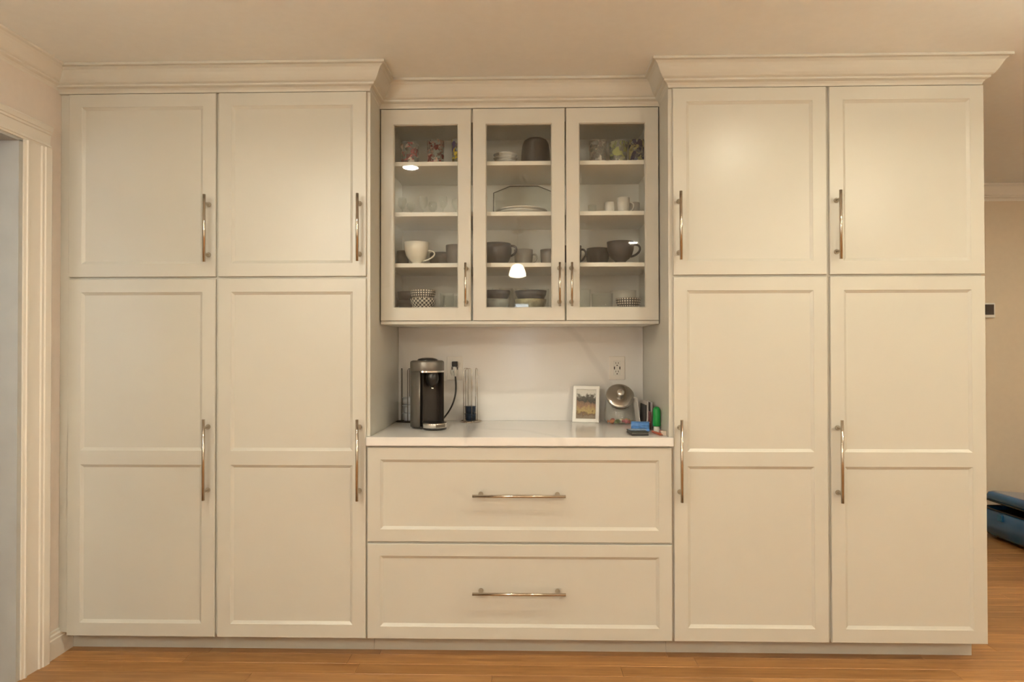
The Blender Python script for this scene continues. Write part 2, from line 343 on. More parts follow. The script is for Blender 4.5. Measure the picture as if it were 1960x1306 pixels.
# ------------------------------------------------------------------ mouldings
CROWN = [(0, 0), (0.045, 0.09), (0.12, 0.17), (0.25, 0.215), (0.28, 0.235), (0.29, 0.30), (0.36, 0.325), (0.42, 0.36), (0.50, 0.45), (0.58, 0.56), (0.65, 0.67), (0.74, 0.79), (0.86, 0.875), (0.98, 0.895), (1.0, 0.905), (1.0, 1.0)]
def crown(bm, path, dirs, z0, p=0.076, z1=ZC-0.0005, back=0.0):
    zs = z0 if isinstance(z0, (list, tuple)) else [z0]*len(path)
    crown_(bm, path, dirs, zs, p, z1, back)
def crown_(bm, path, dirs, zs, p, z1, back):
    """sweep the crown along a plan path; dirs = outward vector at each path point (mitred)"""
    pts = ([(-back, 0)] if back else []) + CROWN + [(-back, 1.0)]
    rings = []
    for (x, y), (dx, dy), z0 in zip(path, dirs, zs):
        rings.append([bm.verts.new((x+dx*o*p, y+dy*o*p, z0+h*(z1-z0))) for o, h in pts])
    n = len(pts)
    for A, B in zip(rings, rings[1:]):
        for k in range(n): bm.faces.new((A[k], A[(k+1) % n], B[(k+1) % n], B[k]))
    bm.faces.new(rings[0]); bm.faces.new(rings[-1][::-1])
bm = bmesh.new(); crown(bm, [(XL, YF), (XL, 0.0)], [(1, 1), (1, -0.02)], 2.362); struct('trim_1', bm, TRIM, 'crown moulding along the left wall')
bm = bmesh.new(); crown(bm, [(1.9, YB), (XR, YB)], [(0, -1), (-1, -1)], 2.338, 0.085); struct('trim_2', bm, TRIM, 'crown moulding on the far wall past the cabinets')
bm = bmesh.new(); crown(bm, [(XR, YF), (XR, YB)], [(-1, 1), (-1, -1)], 2.338, 0.085); struct('trim_3', bm, TRIM, 'crown moulding along the right wall')
bm = bmesh.new(); crown(bm, [(XL, YF), (XR, YF)], [(1, 1), (-1, 1)], 2.362); struct('trim_4', bm, TRIM, 'crown moulding on the wall behind the camera')
# baseboards
BASE = [(0, 0), (0.014, 0), (0.014, 0.078), (0.011, 0.082), (0.011, 0.094), (0.006, 0.100), (0.006, 0.110), (0, 0.112)]
bm = bmesh.new(); prism(bm, [(XL+a, h) for a, h in BASE], 1, -0.061, 0.087); struct('baseboard_left', bm, TRIM, 'short white baseboard between door casing and cabinet')
bm = bmesh.new(); prism(bm, [(XL+a, h) for a, h in BASE], 1, YF, OY0-0.14); struct('baseboard_left_front', bm, TRIM, 'white baseboard along the left wall before the doorway')
bm = bmesh.new(); prism(bm, [(YB-a, h*1.15) for a, h in BASE], 0, 1.9, XR); struct('baseboard_far', bm, TRIM, 'white baseboard on the far wall past the cabinets')
bm = bmesh.new(); prism(bm, [(XR-a, h*1.15) for a, h in BASE], 1, YF, YB); struct('baseboard_right', bm, TRIM, 'white baseboard along the right wall')
# doorway casing and jamb
CAS = [(0, 0), (0, 0.010), (0.010, 0.012), (0.013, 0.016), (0.021, 0.016), (0.024, 0.010), (0.030, 0.009), (0.082, 0.013), (0.086, 0.018), (0.098, 0.018), (0.102, 0.022), (0.130, 0.024), (0.138, 0.020), (0.138, 0)]
cy0 = OY1 + 0.016
bm = bmesh.new()
prism(bm, [(XL+b, cy0+a) for a, b in CAS], 2, 0.0, OZ+0.007)
prism(bm, [(XL+b, OY0-0.016-a) for a, b in CAS], 2, 0.0, OZ+0.007)
prism(bm, [(XL+b, OZ+0.007+a*0.68) for a, b in CAS], 1, OY0-0.154, cy0+0.138)
struct('trim_5', bm, TRIM, 'moulded white casing round the doorway in the left wall')
bm = bmesh.new()
box(bm, XL-0.14, XL+0.004, OY1-0.004, OY1+0.016, 0, OZ); box(bm, XL-0.14, XL+0.004, OY0-0.016, OY0+0.004, 0, OZ); box(bm, XL-0.14, XL+0.004, OY0-0.016, OY1+0.016, OZ-0.004, OZ+0.012)
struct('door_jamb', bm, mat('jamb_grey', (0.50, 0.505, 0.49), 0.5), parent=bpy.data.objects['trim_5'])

# ------------------------------------------------------------------ cabinets
def door_mesh(x0, x1, z0, z1, yf, yb, st, rails, ch=0.012, dp=0.008):
    """framed door: st = stile width, rails = list of (z0,z1) openings; chamfered inner edges"""
    bm = bmesh.new(); e = 0.002
    def ring(x0, x1, z0, z1, y): return [(x0, y, z0), (x1, y, z0), (x1, y, z1), (x0, y, z1)]
    loft(bm, [ring(x0, x1, z0, z1, yb), ring(x0, x1, z0, z1, yf+e), ring(x0+e*0.6, x1-e*0.6, z0+e*0.6, z1-e*0.6, yf+e*0.35), ring(x0+e, x1-e, z0+e, z1-e, yf)], smooth=False)
    X0, X1, Z0, Z1 = x0+e, x1-e, z0+e, z1-e
    def q(a, b, c, d, y=yf):
        bm.faces.new([bm.verts.new(p) for p in ((a, y, c), (b, y, c), (b, y, d), (a, y, d))])
    ix0, ix1 = x0+st, x1-st
    q(X0, ix0, Z0, Z1); q(ix1, X1, Z0, Z1)
    zs = [Z0] + [z for o in rails for z in o] + [Z1]
    for k in range(0, len(zs), 2): q(ix0, ix1, zs[k], zs[k+1])
    for a, b in rails:
        loft(bm, [ring(ix0, ix1, a, b, yf), ring(ix0+ch*0.15, ix1-ch*0.15, a+ch*0.15, b-ch*0.15, yf+dp*0.25), ring(ix0+ch, ix1-ch, a+ch, b-ch, yf+dp), ring(ix0+ch, ix1-ch, a+ch, b-ch, yb-0.001)], smooth=False)
        
    # back face of the frame
    q(x0, ix0+ch, z0, z1, yb); q(ix1-ch, x1, z0, z1, yb)
    zb = [z0] + [v for a, b in rails for v in (a+ch, b-ch)] + [z1]
    for k in range(0, len(zb), 2): q(ix0+ch, ix1-ch, zb[k], zb[k+1], yb)
    return bm
def pull(bm, x, z, half, post, yf, vertical=True, off=0.040, r=0.0062):
    """bar pull with two round posts"""
    yb = yf - off
    if vertical: tube(bm, [(x, yb, z-half), (x, yb, z+half)], r, 14)
    else: tube(bm, [(x-half, yb, z), (x+half, yb, z)], r, 14)
    for s in (-1, 1):
        px, pz = (x, z+s*post) if vertical else (x+s*post, z)
        lathe(bm, [(0, 0.0), (0.0105, 0.0), (0.0105, 0.004), (0.0085, 0.008), (0.0062, 0.012), (0.0056, off-0.002)], 14, (px, yf, pz), mx=Matrix.Rotation(PI/2, 4, 'X'))
def tall_cabinet(label, xa, xb, doors, toe):
    """xa..xb body extents, doors = [(x0,x1,handle_x)]"""
    t = thing('pantry_cabinet', label, 'cabinet', ((xa+xb)/2, 0.3, 0), group='tall pantry cabinets')
    ox, oy = -(xa+xb)/2, -0.3
    def place(name, bm, m, par=t):
        o = obj(name, bm, m, par)
        if par is t: o.location = (ox, oy, 0)
        return o
    bm = bmesh.new(); rbox(bm, xa, xb, 0.0135, BWY-0.002, 0.092, 2.352, 0.001, 1); box(bm, xa+0.004, xb-0.004, 0.05, BWY-0.002, 2.352, ZC-0.001)
    place('body', bm, PAINT)
    bm = bmesh.new(); box(bm, toe[0], toe[1], 0.085, 0.10, 0.0003, 0.092); place('toe_kick', bm, PAINT)
    st = 0.055
    for x0, x1, hx in doors:
        for lo, hi, op, hz, half, post in ((1.5793, 2.3480, [(1.5793+st, 2.3480-st)], 1.7755, 0.139, 0.105), (0.0836, 1.5702, [(0.0836+st, 0.796), (0.855, 1.5702-st)], 0.8235, 0.166, 0.131)):
            d = place('door', door_mesh(x0, x1, lo, hi, 0.0, 0.0130, st, op), PAINT)
            for a, b in op:
                bm = bmesh.new(); box(bm, x0+st+0.004, x1-st-0.004, 0.0081, 0.0128, a+0.004, b-0.004); obj('panel', bm, PAINT, d)
            bm = bmesh.new(); pull(bm, hx, hz, half, post, 0.0); tag(obj('handle', bm, NICKEL, d), 'polished nickel bar pull')
    return t
SX = 0.617
tall_cabinet('tall white pantry cabinet with four doors beside the doorway', XL+0.0005, -SX,
             [(-1.8866, -1.2627, -1.2915), (-1.2517, -0.6324, -0.6585)], (XL+0.015, -SX))
tall_cabinet('tall white pantry cabinet with four doors at the open end of the run', SX, 1.884,
             [(0.6347, 1.2575, 0.6575), (1.2695, 1.8905, 1.2955)], (SX, 1.8808))
bm = bmesh.new(); crown(bm, [(XL, 0.0), (-SX, 0.0), (-SX, 0.185), (SX, 0.185), (SX, 0.0), (1.884, 0.0), (1.884, BWY+0.12)], [(0, -1), (1, -1), (1, -1), (-1, -1), (-1, -1), (1, -1), (1, 0)], [2.3495, 2.3495, 2.3415, 2.3415, 2.3495, 2.3495, 2.3495], back=0.35)
struct('trim_6', bm, PAINT, 'stepped crown moulding running along the tops of the cabinets')
# drawer base
t = thing('drawer_cabinet', 'low white base cabinet with two wide drawers under the worktop', 'cabinet', (0, 0.3, 0))
def place(name, bm, m, par, off):
    o = obj(name, bm, m, par); o.location = off; return o
OFF = (0, -0.3, 0)
bm = bmesh.new(); box(bm, -SX+0.001, SX-0.001, 0.0135, BWY-0.002, 0.092, 0.878); place('body', bm, PAINT, t, OFF)
bm = bmesh.new(); box(bm, -SX+0.001, SX-0.001, 0.085, 0.10, 0.0003, 0.092); place('toe_kick', bm, PAINT, t, OFF)
for lo, hi, hz in ((0.4825, 0.8700, 0.6795), (0.0836, 0.4740, 0.2840)):
    st = 0.053
    d = place('drawer', door_mesh(-0.6254, 0.6254, lo, hi, 0.0, 0.0130, st, [(lo+0.050, hi-0.050)]), PAINT, t, OFF)
    bm = bmesh.new(); box(bm, -0.6254+st+0.004, 0.6254-st-0.004, 0.0081, 0.0128, lo+0.054, hi-0.054); obj('panel', bm, PAINT, d)
    bm = bmesh.new(); pull(bm, 0.001, hz, 0.189, 0.157, 0.0, vertical=False); tag(obj('handle', bm, NICKEL, d), 'polished nickel bar pull')
# worktop
bm = bmesh.new(); b2 = bmesh.new()
prism(b2, [(-0.6290, -0.0125), (0.6310, -0.0125), (0.6310, 0.0128), (SX-0.0015, 0.0128), (SX-0.0015, 0.604), (-SX+0.0015, 0.604), (-SX+0.0015, 0.0128), (-0.6290, 0.0128)], 2, 0.8785, 0.914)
bmesh.ops.bevel(b2, geom=[e for e in b2.edges if all(v.co.y < 0 for v in e.verts)], offset=0.002, segments=2, affect='EDGES'); join(bm, b2)
tag(obj('worktop', bm, QUARTZ), 'white quartz worktop over the drawers', 'worktop')
bm = bmesh.new(); box(bm, -SX+0.001, SX-0.001, 0.605, BWY-0.001, 0.9145, 1.40); tag(obj('backsplash', bm, QUARTZ), 'white veined quartz backsplash behind the coffee machine', 'backsplash')

# glazed wall cabinet
UY, UX = 0.185, 0.6127
UB = 0.602
t = thing('glass_cabinet', 'white wall cabinet with three glazed doors above the worktop', 'cabinet', (0, 0.4, 1.386))
OFF = (0, -0.4, -1.386)
bm = bmesh.new()
for b in ((-UX, -UX+0.018, 0.2065, UB, 1.386, 2.345), (UX-0.018, UX, 0.2065, UB, 1.386, 2.345), (-UX+0.018, UX-0.018, 0.2065, UB, 1.386, 1.405), (-UX+0.018, UX-0.018, 0.2065, UB, 2.327, 2.345), (-UX+0.018, UX-0.018, 0.590, UB, 1.405, 2.327)): box(bm, *b)
# face frame: stiles and rails
for x0, x1 in ((-UX+0.018, -0.575), (0.575, UX-0.018)): box(bm, x0, x1, 0.2065, 0.2255, 1.405, 2.327)
box(bm, -0.575, 0.575, 0.2065, 0.2255, 2.285, 2.327)
box(bm, -UX+0.02, UX-0.02, 0.26, UB, 2.345, ZC-0.001)
place('body', bm, INSIDE, t, OFF)
for z in (2.119, 1.892, 1.662):
    bm = bmesh.new(); rbox(bm, -UX+0.019, UX-0.019, 0.232, 0.5895, z-0.019, z, 0.001, 1); place('shelf', bm, INSIDE, t, OFF)
bm = bmesh.new(); box(bm, -UX, UX, 0.1905, 0.2060, 1.3862, 1.3990); place('bottom_rail', bm, PAINT, t, OFF)
for x0, x1, hx in ((-UX, -0.2125, -0.2335), (-0.2035, 0.2015, 0.1775), (0.2077, UX, 0.2300)):
    d = place('door', door_mesh(x0, x1, 1.4010, 2.3390, UY, 0.2055, 0.056, [(1.457, 2.2725)], ch=0.004, dp=0.006), PAINT, t, OFF)
    bm = bmesh.new(); box(bm, x0+0.0605, x1-0.0605, 0.196, 0.199, 1.4615, 2.268); tag(obj('glass_pane', bm, PANE, d), 'clear glass pane')
    bm = bmesh.new(); pull(bm, hx, 1.557, 0.096, 0.074, UY, off=0.036, r=0.005); tag(obj('handle', bm, NICKEL, d), 'polished nickel bar pull')

# ------------------------------------------------------------------ lamps of the room and lamps added for brightness
spots = [(-0.717, -1.11, 'recessed ceiling light above the doorway side of the cabinets', CAN_L), (1.22, -1.14, 'recessed ceiling light in front of the open end pantry cabinet', CAN_R), (3.15, -1.14, 'added recessed ceiling light nearest the right wall at the cabinet side', CAN_R),  # the one nearest the right wall is added for brightness
         (1.21, -4.20, 'recessed ceiling light behind the camera on the right', CAN_REAR), (-0.660, -4.20, 'recessed ceiling light behind the camera on the left', CAN_REAR), (3.15, -4.20, 'added recessed ceiling light in the corner behind the camera', CAN_REAR),  # the corner lamp is added for brightness
         (3.45, 0.55, 'added recessed ceiling light in the further room past the cabinets', CAN_FAR)]  # added to light the further room
for x, y, lab, power in spots:
    t = thing('ceiling_light', lab, 'light', (x, y, ZC), group='recessed ceiling lights')
    lens = MATS.get('lamp_lens_%d' % power) or glow('lamp_lens_%d' % power, WARM if x > 1 else LAMP, power)
    bm = bmesh.new(); lathe(bm, [(0.048, -0.001), (0.062, -0.001), (0.062, -0.004), (0.058, -0.007), (0.050, -0.007), (0.048, -0.001)], 36); obj('trim_ring', bm, WHITEC, t)
    bm = bmesh.new(); lathe(bm, [(0, -0.012), (0.036, -0.009), (0.048, -0.0045), (0.0485, -0.002)], 20); obj('lens', bm, lens, t)
def pendant(px, py, pz, label):
    t = thing('pendant_lamp', label, 'lamp', (px, py, ZC), group='pendant lamps in a row')
    bm = bmesh.new(); lathe(bm, [(0, -0.001), (0.06, -0.001), (0.06, -0.02), (0.05, -0.03), (0, -0.03)], 24); obj('canopy', bm, NICKEL, t)
    bm = bmesh.new(); tube(bm, [(0, 0, -0.03), (0, 0, pz+0.12-ZC)], 0.004, 8); obj('stem', bm, NICKEL, t)
    bm = bmesh.new(); lathe(bm, [(0.018, 0.13), (0.03, 0.125), (0.03, 0.09), (0.026, 0.085)], 20, (0, 0, pz-ZC)); obj('socket', bm, NICKEL, t)
    bm = bmesh.new(); lathe(bm, [(0.028, 0.09), (0.050, 0.078), (0.068, 0.05), (0.082, 0.005), (0.086, -0.015), (0.080, -0.030), (0.045, -0.040), (0, -0.042)], 20, (0, 0, pz-ZC)); obj('shade', bm, MATS.get('pendant_shade') or glow('pendant_shade', (1.0, 0.84, 0.58), PENDANT_LIGHT), t)
for k, lab in ((-1, 'added left'), (0, 'middle'), (1, 'added right')):  # outer two lamps added for brightness, only the middle one shows reflected
    pendant(-0.062 + 0.5*k, -3.42, 2.02, 'small glass pendant lamp behind the camera, %s of three' % lab)
def added_bowl_lamp(x, y, label, power):  # unseen lamps added to brighten the ceiling and cabinets
    t = thing('added_bowl_lamp', label, 'lamp', (x, y, ZC), group='added semi-flush bowl lamps')
    bm = bmesh.new(); lathe(bm, [(0, -0.001), (0.07, -0.001), (0.07, -0.015), (0.05, -0.03), (0, -0.03)], 28); obj('canopy', bm, NICKEL, t)
    bm = bmesh.new(); tube(bm, [(0, 0, -0.03), (0, 0, -0.225)], 0.008, 10)
    for k in range(3): tube(bm, [(0, 0, -0.225), (0.165*math.cos(2.1*k), 0.165*math.sin(2.1*k), -0.232)], 0.003, 6)
    obj('stem', bm, NICKEL, t)
    bm = bmesh.new(); lathe(bm, [(0.17, -0.235), (0.174, -0.238), (0.168, -0.262), (0.145, -0.295), (0.10, -0.322), (0, -0.337)], 24); obj('glass_bowl', bm, glow('added_bowl_glow', WARM if x > 1 else LAMP, power), t)
    bm = bmesh.new(); lathe(bm, [(0, -0.337), (0.012, -0.338), (0.009, -0.348), (0, -0.354)], 14); obj('finial', bm, NICKEL, t)
    for k in range(3):  # bulbs added to throw light up at the ceiling
        bm = bmesh.new(); b2 = bmesh.new(); bmesh.ops.create_uvsphere(b2, u_segments=8, v_segments=6, radius=0.026)
        for f in b2.faces: f.smooth = True
        join(bm, b2, Matrix.Translation((0.07*math.cos(2.1*k+1), 0.07*math.sin(2.1*k+1), -0.258))); obj('added_bulb', bm, MATS.get('added_bulb_glow') or glow('added_bulb_glow', LAMP, ADDED_BULB), t)
added_bowl_lamp(2.0, -1.3, 'added semi-flush glass bowl ceiling lamp right of the camera', ADDED_BOWL_R)
added_bowl_lamp(-1.25, -1.9, 'added semi-flush glass bowl ceiling lamp left of the camera', ADDED_BOWL_L)
added_bowl_lamp(2.5, -3.7, 'added semi-flush glass bowl ceiling lamp behind the camera on the right', ADDED_BOWL_B)
added_bowl_lamp(-1.62, -3.3, 'added semi-flush glass bowl ceiling lamp behind the camera on the left', ADDED_BOWL_B)

# ------------------------------------------------------------------ far room
t = thing('thermostat', 'small thermostat with dark screen on the far wall', 'thermostat', (3.345, YB, 1.55))
bm = bmesh.new(); rbox(bm, -0.075, 0.062, -0.022, -0.0005, -0.058, 0.050, 0.006); obj('case', bm, WHITEC, t)
bm = bmesh.new(); box(bm, -0.062, 0.050, -0.0236, -0.021, -0.036, 0.038); tag(obj('screen', bm, mat('thermostat_screen', (0.05, 0.035, 0.028), 0.15), t), 'dark screen')

BLUE = mat('blue_shell', (0.012, 0.13, 0.34), 0.18, 0.2, var=0.15, scale=6, coat=0.6)
BLUE2 = mat('blue_latch', (0.03, 0.20, 0.42), 0.25, 0.3)
LINING = mat('black_lining', (0.012, 0.011, 0.011), 0.8, var=0.2, scale=60)
def rrect(x0, x1, y0, y1, r, z, n=6):
    out = []
    for cx, cy, a0 in ((x1-r, y0+r, -PI/2), (x1-r, y1-r, 0), (x0+r, y1-r, PI/2), (x0+r, y0+r, PI)):
        for k in range(n+1):
            a = a0 + PI/2*k/n; out.append((cx+r*math.cos(a), cy+r*math.sin(a), z))
    return out
t = thing('suitcase', 'blue hard shell case lying slightly open on the far floor', 'suitcase', (3.42, 1.50, 0.0), math.radians(2))
hx, hy = 0.27, 0.37
def shell(z0, z1, zi, flip=False):
    bm = bmesh.new(); s_ = -1 if flip else 1
    e = 0.03
    loft(bm, [rrect(-hx+e, hx-e, -hy+e, hy-e, 0.03, z0), rrect(-hx+e*0.3, hx-e*0.3, -hy+e*0.3, hy-e*0.3, 0.045, z0+s_*e*0.3), rrect(-hx, hx, -hy, hy, 0.05, z0+s_*e), rrect(-hx, hx, -hy, hy, 0.05, z1), rrect(-hx+0.012, hx-0.012, -hy+0.012, hy-0.012, 0.04, z1), rrect(-hx+0.012, hx-0.012, -hy+0.012, hy-0.012, 0.04, zi)], True, True, smooth=True)
    return bm
low = obj('lower_shell', shell(0.012, 0.197, 0.10), BLUE, t)
bm = bmesh.new(); loft(bm, [rrect(-hx+0.013, hx-0.013, -hy+0.013, hy-0.013, 0.04, 0.101), rrect(-hx+0.013, hx-0.013, -hy+0.013, hy-0.013, 0.04, 0.172), rrect(-hx+0.02, hx-0.02, -hy+0.02, hy-0.02, 0.035, 0.172), rrect(-hx+0.02, hx-0.02, -hy+0.02, hy-0.02, 0.035, 0.110)], False, True); obj('lining', bm, LINING, t)
bm = bmesh.new(); tube(bm, [Vector(p)+Vector((0, 0, 0.0)) for p in rrect(-hx-0.001, hx+0.001, -hy-0.001, hy+0.001, 0.05, 0.199)], 0.005, 8, closed=True); obj('lower_rim', bm, BLACK, low)
for k in (-0.2, 0.2):
    bm = bmesh.new(); rbox(bm, -hx-0.012, -hx+0.002, k-0.02, k+0.02, 0.135, 0.180, 0.004); obj('latch', bm, BLUE2, low)
for sx in (-1, 1):
    for sy in (-1, 1):
        bm = bmesh.new(); lathe(bm, [(0, 0), (0.02, 0), (0.022, 0.013), (0, 0.013)], 14, (sx*0.2, sy*0.3, 0.0)); obj('foot', bm, BLACK, t)
lid = obj('lid', shell(0.062, 0.0, 0.045, True), BLUE, t); lid.location = (0, 0, 0)
# the lid hinges on the far long edge
ang = math.radians(4.6)
lid.matrix_local = Matrix.Translation((hx, 0, 0.207)) @ Matrix.Rotation(ang, 4, 'Y') @ Matrix.Translation((-hx, 0, 0))
bm = bmesh.new(); tube(bm, rrect(-hx-0.001, hx+0.001, -hy-0.001, hy+0.001, 0.05, 0.001), 0.005, 8, closed=True); obj('lid_rim', bm, BLACK, lid)
bm = bmesh.new(); tube(bm, [(-0.10, -hy+0.01, 0.0), (-0.10, -hy-0.03, 0.0), (0.10, -hy-0.03, 0.0), (0.10, -hy+0.01, 0.0)], 0.009, 8); o = obj('carry_handle', bm, BLACK, t); o.location = (0, 0, 0.13)
bm = bmesh.new()
cable = [(0.055*(1+0.03*math.sin(7*a))*math.cos(a), 0.055*math.sin(a), 0.006*k/24) for k, a in enumerate([2*PI*i/24 for i in range(72)])]
tube(bm, cable, 0.0045, 8)
tag(obj('cable_coil', bm, mat('tan_cable', (0.45, 0.33, 0.24), 0.4), None, (3.225, 1.50, 0.151), 0, rot=(0, math.radians(-18), 0)), 'coiled tan cable inside the open blue case', 'cable')

# ------------------------------------------------------------------ backsplash outlets, plug
SLOT = mat('outlet_slot', (0.03, 0.025, 0.02), 0.5); PLATE = mat('outlet_plate', (0.80, 0.76, 0.71), 0.35, var=0.01)
def outlet(x, z, label, w=0.080, h=0.118):
    t = thing('wall_outlet', label, 'outlet', (x, 0.605, z), group='wall outlets on the backsplash')
    bm = bmesh.new(); rbox(bm, -w/2, w/2, -0.006, -0.0005, -h/2, h/2, 0.0025); obj('cover_plate', bm, PLATE, t)
    bm = bmesh.new(); rbox(bm, -0.018, 0.018, -0.0085, -0.0055, -0.036, 0.036, 0.001); f = obj('receptacle', bm, WHITEC, t)
    for zc in (0.021, -0.021):
        bm = bmesh.new()
        box(bm, -0.0075, -0.0050, -0.0089, -0.008, zc, zc+0.008); box(bm, 0.0050, 0.0075, -0.0089, -0.008, zc, zc+0.008)
        lathe(bm, [(0, 0.0084), (0.003, 0.0084), (0.003, 0.0089), (0, 0.0089)], 10, (0, 0, zc-0.008), mx=Matrix.Rotation(PI/2, 4, 'X'))
        obj('socket_slots', bm, SLOT, f)
    for sx in (-1, 1):
        bm = bmesh.new(); box(bm, sx*0.0135-0.0025, sx*0.0135+0.0025, -0.0089, -0.008, -0.007, 0.007); obj('usb_port', bm, SLOT, f)
    return t
outlet(0.485, 1.179, 'white outlet with small charging ports above the photo frame and jar')
outlet(-0.330, 1.178, 'white outlet with a black plug behind the coffee machine')
t = thing('power_cord', 'black power cord from the outlet to the coffee machine', 'cord', (-0.327, 0.594, 1.200))
bm = bmesh.new(); rbox(bm, -0.014, 0.014, -0.030, 0.0, -0.013, 0.013, 0.003); obj('plug', bm, BLACK, t)
bm = bmesh.new(); tube(bm, [(0, -0.022, -0.010), (0.001, -0.024, -0.03), (0.003, -0.024, -0.062)], [0.006, 0.0075, 0.0065], 10); tag(obj('cord_sleeve', bm, WHITEC, t), 'white sleeve under the plug')
def bez(p0, p1, p2, p3, n=18):
    p0, p1, p2, p3 = map(Vector, (p0, p1, p2, p3))
    return [p0*(1-k/n)**3 + p1*3*(1-k/n)**2*(k/n) + p2*3*(1-k/n)*(k/n)**2 + p3*(k/n)**3 for k in range(n+1)]
bm = bmesh.new(); tube(bm, bez((0.003, -0.024, -0.060), (0.012, -0.03, -0.14), (0.010, -0.06, -0.20), (-0.050, -0.135, -0.268)), 0.0042, 8); obj('cable', bm, BLACK, t)

# ------------------------------------------------------------------ coffee machine
TITAN = mat('titanium_grey', (0.20, 0.185, 0.165), 0.36, 0.6, var=0.04, scale=3)
DARKP = mat('dark_brown_plastic', (0.035, 0.029, 0.025), 0.35, 0.1)
CZ = 0.9142
t = thing('coffee_machine', 'dark grey capsule coffee machine on the worktop', 'coffee machine', (-0.426, 0.315, CZ), math.radians(35))
R_ = 0.077
arc = [(R_*math.cos(a), R_*math.sin(a)) for a in [math.radians(-90+50+260*k/60) for k in range(61)]]
bm = bmesh.new(); poly = arc + [(-0.050, -0.020), (0.050, -0.020)]
b2 = bmesh.new(); prism(b2, poly, 2, 0.008, 0.262)
for f in b2.faces:
    if len(f.verts) == 4: f.smooth = math.hypot(*f.calc_center_median()[:2]) > 0.074
join(bm, b2); obj('body', bm, TITAN, t)
bm = bmesh.new(); lathe(bm, [(0, 0.262), (0.0775, 0.262), (0.0780, 0.264), (0.0780, 0.300), (0.076, 0.305), (0.068, 0.309), (0, 0.310)], 64); obj('head', bm, TITAN, t)
bm = bmesh.new(); lathe(bm, [(0.047, 0.309), (0.047, 0.312), (0.040, 0.317), (0.024, 0.321), (0, 0.3225)], 40, (0, -0.004, 0)); obj('lid', bm, BLACK, t)
ri = [(0.0485, -0.0575), (0.0485, -0.0215), (-0.0485, -0.0215), (-0.0485, -0.0575), (-0.0470, -0.0575), (-0.0470, -0.0230), (0.0470, -0.0230), (0.0470, -0.0575)]
bm = bmesh.new(); prism(bm, ri, 2, 0.010, 0.2610); obj('recess_lining', bm, DARKP, t)
bm = bmesh.new()
for r0, r1 in ((0.0765, 0.0795),):
    aa = [math.radians(-90-47+94*k/24) for k in range(25)]
    prism(bm, [(r1*math.cos(a), r1*math.sin(a)) for a in aa] + [(r0*math.cos(a), r0*math.sin(a)) for a in reversed(aa)], 2, 0.2555, 0.2630)
obj('chrome_band', bm, CHROME, t)
bm = bmesh.new(); lathe(bm, [(0, 0.0), (0.012, 0.001), (0.017, 0.008), (0.025, 0.018), (0.0290, 0.034), (0.0285, 0.050), (0.025, 0.062), (0.017, 0.069), (0, 0.071)], 32, (0, -0.052, 0.189)); sp_ = obj('spout', bm, BLACK, t)
bm = bmesh.new(); lathe(bm, [(0.006, 0), (0.008, 0), (0.008, 0.008), (0.006, 0.008)], 14, (0, -0.052, 0.1805)); obj('nozzle', bm, CHROME, sp_)
bm = bmesh.new(); lathe(bm, [(0, 0.0), (0.052, 0.0), (0.054, 0.004), (0.054, 0.010), (0, 0.010)], 40, (0, -0.076, 0.0)); obj('foot_plate', bm, BLACK, t)
bm = bmesh.new(); lathe(bm, [(0.050, 0.010), (0.0560, 0.010), (0.0565, 0.028), (0.0555, 0.030), (0.050, 0.030)], 48, (0, -0.076, 0.0)); cr = obj('tray_band', bm, CHROME, t)
bm = bmesh.new(); lathe(bm, [(0, 0.018), (0.0525, 0.018), (0.0525, 0.0305), (0.050, 0.032), (0, 0.032)], 40, (0, -0.076, 0.0)); tr_ = obj('drip_tray', bm, DARKP, t)
for k in range(-3, 4):
    w_ = math.sqrt(max(0, 0.042**2-(k*0.012)**2))
    bm = bmesh.new(); box(bm, k*0.012-0.0022, k*0.012+0.0022, -0.076-w_, -0.076+w_, 0.0321, 0.0329); obj('grille_bar', bm, BLACK, tr_)
bm = bmesh.new(); box(bm, -0.022, 0.022, -0.1342, -0.1315, 0.0135, 0.0265); tag(obj('badge', bm, mat('dark_badge', (0.20, 0.18, 0.15), 0.3, 0.8), cr), 'dark badge on the chrome tray band')

# ------------------------------------------------------------------ capsule racks
DKWIRE = mat('dark_wire', (0.10, 0.085, 0.075), 0.3, 0.9)
def rack(x, y, label, m, h=0.265, rz=0.0, base=0.050):
    t = thing('capsule_rack', label, 'rack', (x, y, CZ), rz, 'wire capsule racks')
    for k in range(3):
        a0, a1 = math.radians(120*k-27), math.radians(120*k+27); r = 0.035
        p, q = Vector((r*math.cos(a0), r*math.sin(a0), 0)), Vector((r*math.cos(a1), r*math.sin(a1), 0))
        pts = [p+Vector((0, 0, 0.004)), p+Vector((0, 0, h-0.008)), p.lerp(q, 0.2)+Vector((0, 0, h)), p.lerp(q, 0.8)+Vector((0, 0, h)), q+Vector((0, 0, h-0.008)), q+Vector((0, 0, 0.004))]
        bm = bmesh.new(); tube(bm, pts, 0.0016, 8); obj('wire_loop', bm, m, t)
    bm = bmesh.new()
    tube(bm, [((base+0.008*math.cos(3*a))*math.cos(a), (base+0.008*math.cos(3*a))*math.sin(a), 0.003) for a in [2*PI*k/48 for k in range(48)]], 0.0028, 8, closed=True)
    tube(bm, [(0.035*math.cos(a), 0.035*math.sin(a), 0.0045) for a in [2*PI*k/32 for k in range(32)]], 0.0022, 8, closed=True)
    for k in range(3): tube(bm, [(0.034*math.cos(k*2*PI/3), 0.034*math.sin(k*2*PI/3), 0.004), ((base+0.008)*math.cos(k*2*PI/3), (base+0.008)*math.sin(k*2*PI/3), 0.003)], 0.0022, 6)
    obj('base', bm, m, t)
